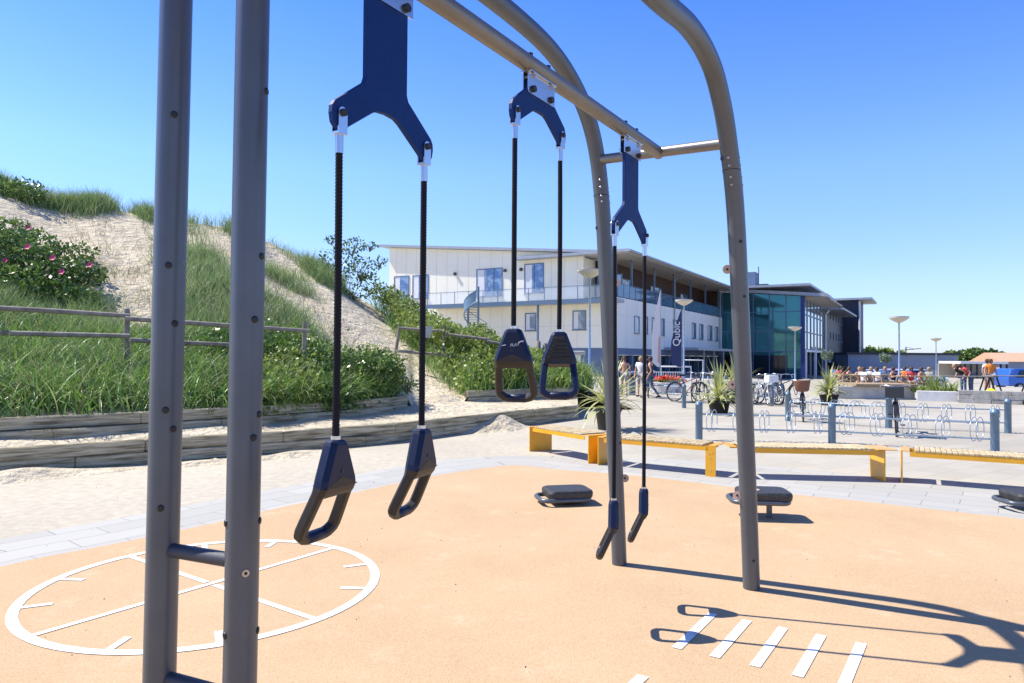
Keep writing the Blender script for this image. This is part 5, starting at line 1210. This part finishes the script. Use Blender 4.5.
# ------------------------------------------------------------------ small things before the building
p = G(667, 392); root = thing('flower_planter', 'pale round concrete planter full of red flowers below the flags', 'planter', (p.x, p.y, 0))
b = MB(); b.lathe([(.62, 0), (.72, .38), (.74, .45), (.68, .45), (.66, .40), (.02, .40)], 28); b.build('tub', M['white_block'], root)
q = RNG.normal(size=(500, 3))*[.30, .30, .05]+[0, 0, .50]; raw_mesh('greenery', *leaves(q, .14), M['darkleaf'], root)['kind'] = 'stuff'
q = RNG.normal(size=(420, 3))*[.33, .3, .06]+[0, 0, .60]; raw_mesh('flowers', *leaves(q, .10, aspect=.9), M['redflower'], root)['kind'] = 'stuff'
def flag(px, y0, y1, Y, wd, m, label, text=None, red=False):
    top, bot = at(px, y0, Y), at(px+1, y1, Y); root = thing('beach_flag', label, 'flag', (bot.x, bot.y, 0)); H = top.z; zb_ = bot.z
    b = MB(); b.tube([(0, 0, 0), (0, 0, H*.7), (.02, 0, H)], [.025, .018, .008], 8); b.build('pole', M['galv'], root)
    b = MB(); N = 16; vv = []
    for i in range(N+1):
        t = i/N; z = zb_+(H-.02-zb_)*t; ww = wd*min(1, (1-t)**.8*1.5+.03)*(1 if t > .06 else .35+t*10.8); yy = .04*math.sin(t*5)
        vv += [(-.01, 0, z), (-ww, yy, z), (-ww, yy+.004, z), (-.01, .004, z)]
    b.add(vv, [(4*i+k, 4*i+(k+1) % 4, 4*i+4+(k+1) % 4, 4*i+4+k) for i in range(N) for k in range(4)]); cl = b.build('cloth', M[m], root)
    if text: text_obj('lettering', text, .52, M['white'], cl, (-wd*.52, -.075, zb_+(H-zb_)*.56), (R(90), R(-90), 0), .003)
    if red:
        b = MB(); b.add([(-wd*.30, -.02, zb_+.25), (-wd*.05, -.02, zb_+.12), (-wd*.05, -.015, zb_+(H-zb_)*.42), (-wd*.22, -.015, zb_+(H-zb_)*.36)], [(0, 1, 2, 3)]); 
        pass
        b.build('red_print', M['flag_red'], cl)
flag(659.5, 290, 367, 34, .42, 'flag_white', 'tall thin white beach flag with faded red print', red=True)
flag(681, 308, 367, 36, .56, 'banner', 'navy blue beach flag with white upright lettering beside the lamp', text='Qubic')
p = G(632, 395); root = thing('litter_bin', 'grey litter bin standing behind the first spiky plant', 'litter bin', p); b = MB(); b.lathe([(.15, 0), (.16, .88), (.17, .9), (.15, .96), (.02, 1.0)], 16); b.build('drum', M['bluebase'], root); b = MB(); b.lathe([(.172, .70), (.172, .84)], 16); b.build('opening_band', M['plug'], root)
def panel_fence(label, pxs, y0, y1, Y, mname='white'):
    a, c = at(pxs[0], y0, Y), at(pxs[1], y0, Y); zb2 = at(pxs[0], y1, Y).z; root = thing('panel_fence', label, 'fence', (a.x, a.y, 0)); L = c.x-a.x
    b = MB(); b.box(0, L, -.03, .03, a.z-.05, a.z); b.box(0, L, -.03, .03, zb2, zb2+.05); b.build('rail', M[mname], root)
    n = max(2, int(L/1.2)); 
    for k in range(n+1): b = MB(); x = L*k/n; b.box(x-.03, x+.03, -.035, .035, 0, a.z-.051); b.build('post', M[mname], root)
    b = MB(); 
    for x in np.arange(.1, L, .13): b.box(x, x+.025, -.01, .01, zb2+.051, a.z-.051)
    b.build('bars', M[mname], root)
panel_fence('white barred fence panels behind the red flower planter', (640, 683), 371.5, 383, 38); panel_fence('low white fence seen behind the walking people', (612, 640), 371, 386, 39)
panel_fence('blue grey fence behind the beige cabin and lamp', (566, 612), 365, 380, 44, 'frame_blue')
def goal(label, x0, x1, y0, Y):
    a, c = at(x0, y0, Y), at(x1, y0, Y); root = thing('white_frame', label, 'frame', (a.x, a.y, 0)); L = c.x-a.x
    b = MB(); b.tube([(0, 0, 0), (0, 0, a.z), (L, 0, a.z), (L, 0, 0)], .05, 8); b.build('tube', M['white'], root)
goal('tall white tubular frame by the canopy, right of the navy flag', 684, 703, 360, 44); goal('lower white tubular frame between the two flags', 661, 691, 366.5, 42)
cb = thing('beige_cabin', 'beige plastered kiosk with thick flat cap behind the right ring handle', 'kiosk', at(558, 395, 30)); W_ = cb.location; a, c = at(536, 351, 30), at(583, 351, 30)
b = MB(); b.box(a.x+.1, c.x-.1, 30, 31.2, 0, a.z-.15); b.build('wall', M['cream'], cb, world=W_); b = MB(); b.box(a.x-.1, c.x+.08, 29.9, 31.3, a.z-.148, a.z+.02, bev=.03); b.build('cap', M['concrete'], cb, world=W_)
for px, top in ((538.5, 341), (545, 343)):
    t = at(px, top, 27); b = MB(); b.lathe([(.09, 0), (.085, t.z-.03), (.05, t.z)], 10); o = b.build('wooden_post', M['timber2']); o.location = (t.x, t.y, 0)
    tag(o, 'taller weathered wooden post between the middle handles' if px < 540 else 'shorter weathered wooden post beside the taller one', 'post')
p = G(552, 400); bush('potted_shrub', 'small dark shrub seen through the right middle ring handle', 'shrub', [((p.x, p.y, .55), (.45, .45, .42)), ((p.x, p.y, .9), (.3, .3, .25))], .16, 260, M['darkleaf'])

# ------------------------------------------------------------------ people
def skinned(name, verts, edges, rad, m, parent, sub=2, root=0):
    me = bpy.data.meshes.new(name); bm = bmesh.new(); lay = bm.verts.layers.skin.verify(); vs_ = []
    for i, (v, r_) in enumerate(zip(verts, rad)):
        q = bm.verts.new(v); q[lay].radius = (r_, r_) if not isinstance(r_, tuple) else r_; q[lay].use_root = (i == root); vs_.append(q)
    for a, c in edges: bm.edges.new((vs_[a], vs_[c]))
    bm.to_mesh(me); bm.free(); tmp = bpy.data.objects.new(name, me); COL.objects.link(tmp); tmp.modifiers.new('s', 'SKIN'); sd = tmp.modifiers.new('d', 'SUBSURF'); sd.levels = sub; sd.render_levels = sub
    dg = bpy.context.evaluated_depsgraph_get(); out = bpy.data.meshes.new_from_object(tmp.evaluated_get(dg)); bpy.data.objects.remove(tmp)
    out.polygons.foreach_set('use_smooth', [True]*len(out.polygons)); out.materials.clear(); out.materials.append(m)
    o = bpy.data.objects.new(name, out); COL.objects.link(o); o.parent = parent; return o
def person(label, loc, rz, pose='stand', top=None, bottom='denim', hair='hair', lean=0., long_hair=False):
    root = thing('person', label, 'person', loc, rz); root.scale = (.94, .94, .94)
    # facing +y ; joints
    if pose == 'sit': hip = .47; sp = 0
    else: hip = .93
    L = {}
    ln = lean
    def U(z, y=0, x=0): dz2 = z-.93; return (x, y+dz2*math.sin(ln)+(0 if pose != 'sit' else 0), hip+dz2*math.cos(ln))
    J = dict(pel=U(.95), belly=U(1.1), chest=U(1.30, 0), neck=U(1.46), nk2=U(1.52, .01), head=U(1.60, .03), htop=U(1.68, .02), shl=U(1.41, 0, -.17), shr=U(1.41, 0, .17), hl=U(.92, 0, -.09), hr=U(.92, 0, .09))
    if pose == 'sit':
        J.update(kl=(-.12, .42, .50), kr=(.12, .42, .50), al=(-.13, .38, .08), ar=(.12, .46, .08), tl=(-.14, .54, .03), tr=(.13, .62, .03))
        J.update(el=(-.26, .14, U(1.15)[2]), er=(.26, .14, U(1.15)[2]), wl=(-.16, .38, .80), wr=(.16, .38, .80), fl=(-.14, .46, .80), fr_=(.14, .46, .80))
    elif pose == 'walk':
        J.update(kl=(-.10, .16, .50), kr=(.10, -.03, .50), al=(-.10, .22, .09), ar=(.10, -.32, .14), tl=(-.10, .38, .05), tr=(.10, -.22, .03))
        J.update(el=(-.24, -.12, 1.14), er=(.25, .06, 1.14), wl=(-.24, .02, .92), wr=(.22, .30, 1.0), fl=(-.24, .06, .84), fr_=(.20, .38, .98))
    else:
        J.update(kl=(-.10, .02, .50), kr=(.10, .02, .50), al=(-.11, 0, .09), ar=(.11, 0, .09), tl=(-.13, .15, .03), tr=(.13, .15, .03))
        e = U(1.14, -.03, -.25); f_ = U(1.14, -.03, .25); J.update(el=e, er=f_, wl=(e[0]-.01, e[1]+.10, e[2]-.22), wr=(f_[0]+.01, f_[1]+.10, f_[2]-.22), fl=(e[0], e[1]+.14, e[2]-.30), fr_=(f_[0], f_[1]+.14, f_[2]-.30))
    rad = dict(pel=(.13, .10), belly=(.12, .09), chest=(.14, .10), neck=.055, nk2=.05, head=(.075, .09), htop=.06, shl=.06, shr=.06, hl=.085, hr=.085, kl=.058, kr=.058, al=.038, ar=.038, tl=.03, tr=.03, el=.04, er=.04, wl=.027, wr=.027, fl=.028, fr_=.028)
    names = list(J); E_ = [('pel', 'belly'), ('belly', 'chest'), ('chest', 'neck'), ('neck', 'nk2'), ('nk2', 'head'), ('head', 'htop'), ('chest', 'shl'), ('chest', 'shr'), ('shl', 'el'), ('el', 'wl'), ('wl', 'fl'), ('shr', 'er'), ('er', 'wr'), ('wr', 'fr_'), ('pel', 'hl'), ('pel', 'hr'), ('hl', 'kl'), ('kl', 'al'), ('al', 'tl'), ('hr', 'kr'), ('kr', 'ar'), ('ar', 'tr')]
    V_ = [J[n] for n in names]; EE = [(names.index(a), names.index(c)) for a, c in E_]; RR = [rad[n] for n in names]
    for hnd, wr_ in (('fl', 'wl'), ('fr_', 'wr')):
        h = Vector(J[hnd]); d = (h-Vector(J[wr_])).normalized(); side = d.cross(Vector((0, 1, .3))).normalized()
        for k in range(4):
            V_.append(tuple(h+side*(.012*(k-1.5)))); i0 = len(V_)-1; V_.append(tuple(h+side*(.02*(k-1.5))+d*(.075-.008*abs(k-1.5)))); EE += [(names.index(hnd), i0), (i0, i0+1)]; RR += [.010, .007]
        V_.append(tuple(h-side*.045+d*.03)); EE.append((names.index(hnd), len(V_)-1)); RR.append(.010)
    skinned('body', V_, EE, RR, M['skin'], root, 1)
    hd = Vector(J['head'])
    def sub(nodes, edges, grow, m, nm):
        skinned(nm, [J[n] for n in nodes], [(nodes.index(a), nodes.index(c)) for a, c in edges], [tuple(x+grow for x in rad[n]) if isinstance(rad[n], tuple) else rad[n]+grow for n in nodes], m, root, 1)
    J['sl'] = tuple(Vector(J['shl']).lerp(Vector(J['el']), .55)); J['sr'] = tuple(Vector(J['shr']).lerp(Vector(J['er']), .55)); rad['sl'] = rad['sr'] = .045
    slv = [('shl', 'sl'), ('shr', 'sr')] if top != 'black' else []
    if top: sub(['chest', 'belly', 'pel', 'neck', 'shl', 'shr']+(['sl', 'sr'] if slv else []), [('chest', 'belly'), ('belly', 'pel'), ('chest', 'neck'), ('chest', 'shl'), ('chest', 'shr')]+slv, .024, M[top], 'shirt')
    if bottom == 'shorts':
        J['ml'] = tuple(Vector(J['hl']).lerp(Vector(J['kl']), .75)); J['mr'] = tuple(Vector(J['hr']).lerp(Vector(J['kr']), .75)); rad['ml'] = rad['mr'] = .075
        sub(['pel', 'hl', 'hr', 'ml', 'mr'], [('pel', 'hl'), ('pel', 'hr'), ('hl', 'ml'), ('hr', 'mr')], .014, M['shorts'], 'shorts')
    else: sub(['pel', 'hl', 'hr', 'kl', 'kr', 'al', 'ar'], [('pel', 'hl'), ('pel', 'hr'), ('hl', 'kl'), ('kl', 'al'), ('hr', 'kr'), ('kr', 'ar')], .014, M[bottom], 'trousers')
    b = MB(); vv = []; fs = []
    q = hd+Vector((0, -.022, .035)); b.lathe([(.085, -.10 if not long_hair else -.22), (.098, -.04), (.098, .02), (.08, .07), (.04, .095), (.005, .10)], 14, q); b.build('hair', M[hair], root)
    b = MB(); b.lathe([(.004, 0), (.014, -.02), (.016, -.035), (.006, -.04)], 8, hd+Vector((0, .10, .02))); b.build('nose', M['skin'], root)
    for x in (-.03, .03): b = MB(); b.lathe([(.002, -.008), (.009, 0), (.002, .008)], 8, hd+Vector((x, .088, .025))); b.build('eye', M['plug'], root)
    b = MB(); b.box(-.022, .022, .088, .096, -.052, -.042); [setattr(b, 'v', [tuple(Vector(v)+hd) for v in b.v])]; b.build('mouth', M['redcloth'], root)
    for n in ('tl', 'tr'):
        a, t = Vector(J['al' if n == 'tl' else 'ar']), Vector(J[n]); b = MB(); b.tube([a+Vector((0, -.07, -.05)), a+Vector((0, 0, -.04)), t+Vector((0, .02, .005))], [.03, .043, .03], 8); b.build('shoe', M['black'], root)
    return root
def pp(px, Y, z0, *a, label='', **k): c = at(px, 360, Y); return person(label, (c.x, c.y, z0), *a, **k)
pp(624.5, 29, 0, R(160), 'stand', None, 'shorts', label='shirtless person in shorts standing just right of the left frame leg')
pp(641, 28, 0, R(150), 'stand', 'whitecloth', 'shorts', label='person in white shirt behind the rope of the farthest rings', hair='blond')
pp(650.5, 27, 0, R(60), 'walk', 'black', 'denim', label='person in black sleeveless top and jeans walking with a bicycle')
pp(849, 35.4, .0, R(-150), 'sit', 'black', 'denim', label='seated person in dark top at the leftmost picnic table')
pp(859.5, 34.6, .0, R(170), 'sit', None, 'shorts', label='seated bare shouldered person leaning at the leftmost table', hair='blond')
pp(863.5, 33.6, .0, R(120), 'sit', 'whitecloth', 'shorts', label='person in light top with sunglasses seated between the two left tables')
pp(871, 34.8, .0, R(160), 'sit', 'whitecloth', 'shorts', label='person in white top seated at the second picnic table', hair='blond')
pp(877, 33.4, .0, R(110), 'sit', 'whitecloth', 'denim', label='dark haired person in white seated at the right end of the second table')
pp(911, 34.8, .0, R(160), 'sit', 'redcloth', 'shorts', label='person seated at the grey table left side')
pp(921, 34.6, .0, R(200), 'sit', None, 'shorts', label='bare chested person seated at the right end of the grey table')
pp(834, 40, .0, R(180), 'sit', 'whitecloth', 'denim', label='small person in white seated behind the bushy spiky plant')
pp(885, 36, .0, R(140), 'sit', 'denim', 'denim', label='person in blue seated behind the tables, left of the tall lamp', hair='blond')
pp(893, 35.2, .0, R(200), 'sit', 'black', 'shorts', label='person in black seated just left of the tall lamp pole')
pp(904.5, 36.2, .0, R(150), 'sit', 'orangecloth', 'denim', label='person in orange seated just right of the tall lamp pole')
pp(929, 35.4, .0, R(120), 'sit', 'shorts', 'denim', label='person in grey seated left of the far small lamp', hair='blond')
pp(841, 36.5, .0, R(190), 'sit', 'redcloth', 'shorts', label='person in red seated at the left end of the terrace')
pp(963.5, 32.8, .0, R(100), 'stand', 'black', 'denim', label='person in dark top bending over behind the high table', lean=.9, hair='blond')
pp(971, 32.6, .0, R(80), 'stand', 'redcloth', 'denim', label='person in red top leaning forward at the high table', lean=.9)
pp(987, 32.6, .0, R(190), 'stand', 'whitecloth', 'shorts', label='person in pale top standing left of the one in orange')
pp(990.5, 32.2, .0, R(170), 'stand', 'orangecloth', 'shorts', label='person in bright orange shirt standing behind the high table')
b = MB(); b.lathe([(.26, 0), (.28, .06), (.14, .16), (.05, .22)], 9); o = b.build('yellow_bag', M['yellowcloth']); c = at(991, 391, 30.5); o.location = (c.x, c.y, c.z-.1); tag(o, 'bright yellow bag lying under the high table', 'bag')

# windblown debris on the play surface
for k, (px, py) in enumerate([(178, 594), (64, 558), (150, 516), (210, 506), (330, 595), (300, 667), (364, 655), (306, 668), (132, 677), (804, 574), (848, 560), (670, 590), (575, 655), (480, 590), (640, 655)]):
    pass
P = np.c_[RNG.uniform(-5, 6, 260), RNG.uniform(2.2, 9, 260), np.full(260, .009)]; stuffobj('windblown_debris', *leaves(P, .012, .05), M['debris'], 'tiny dark bits of debris scattered on the orange surface', 'debris')
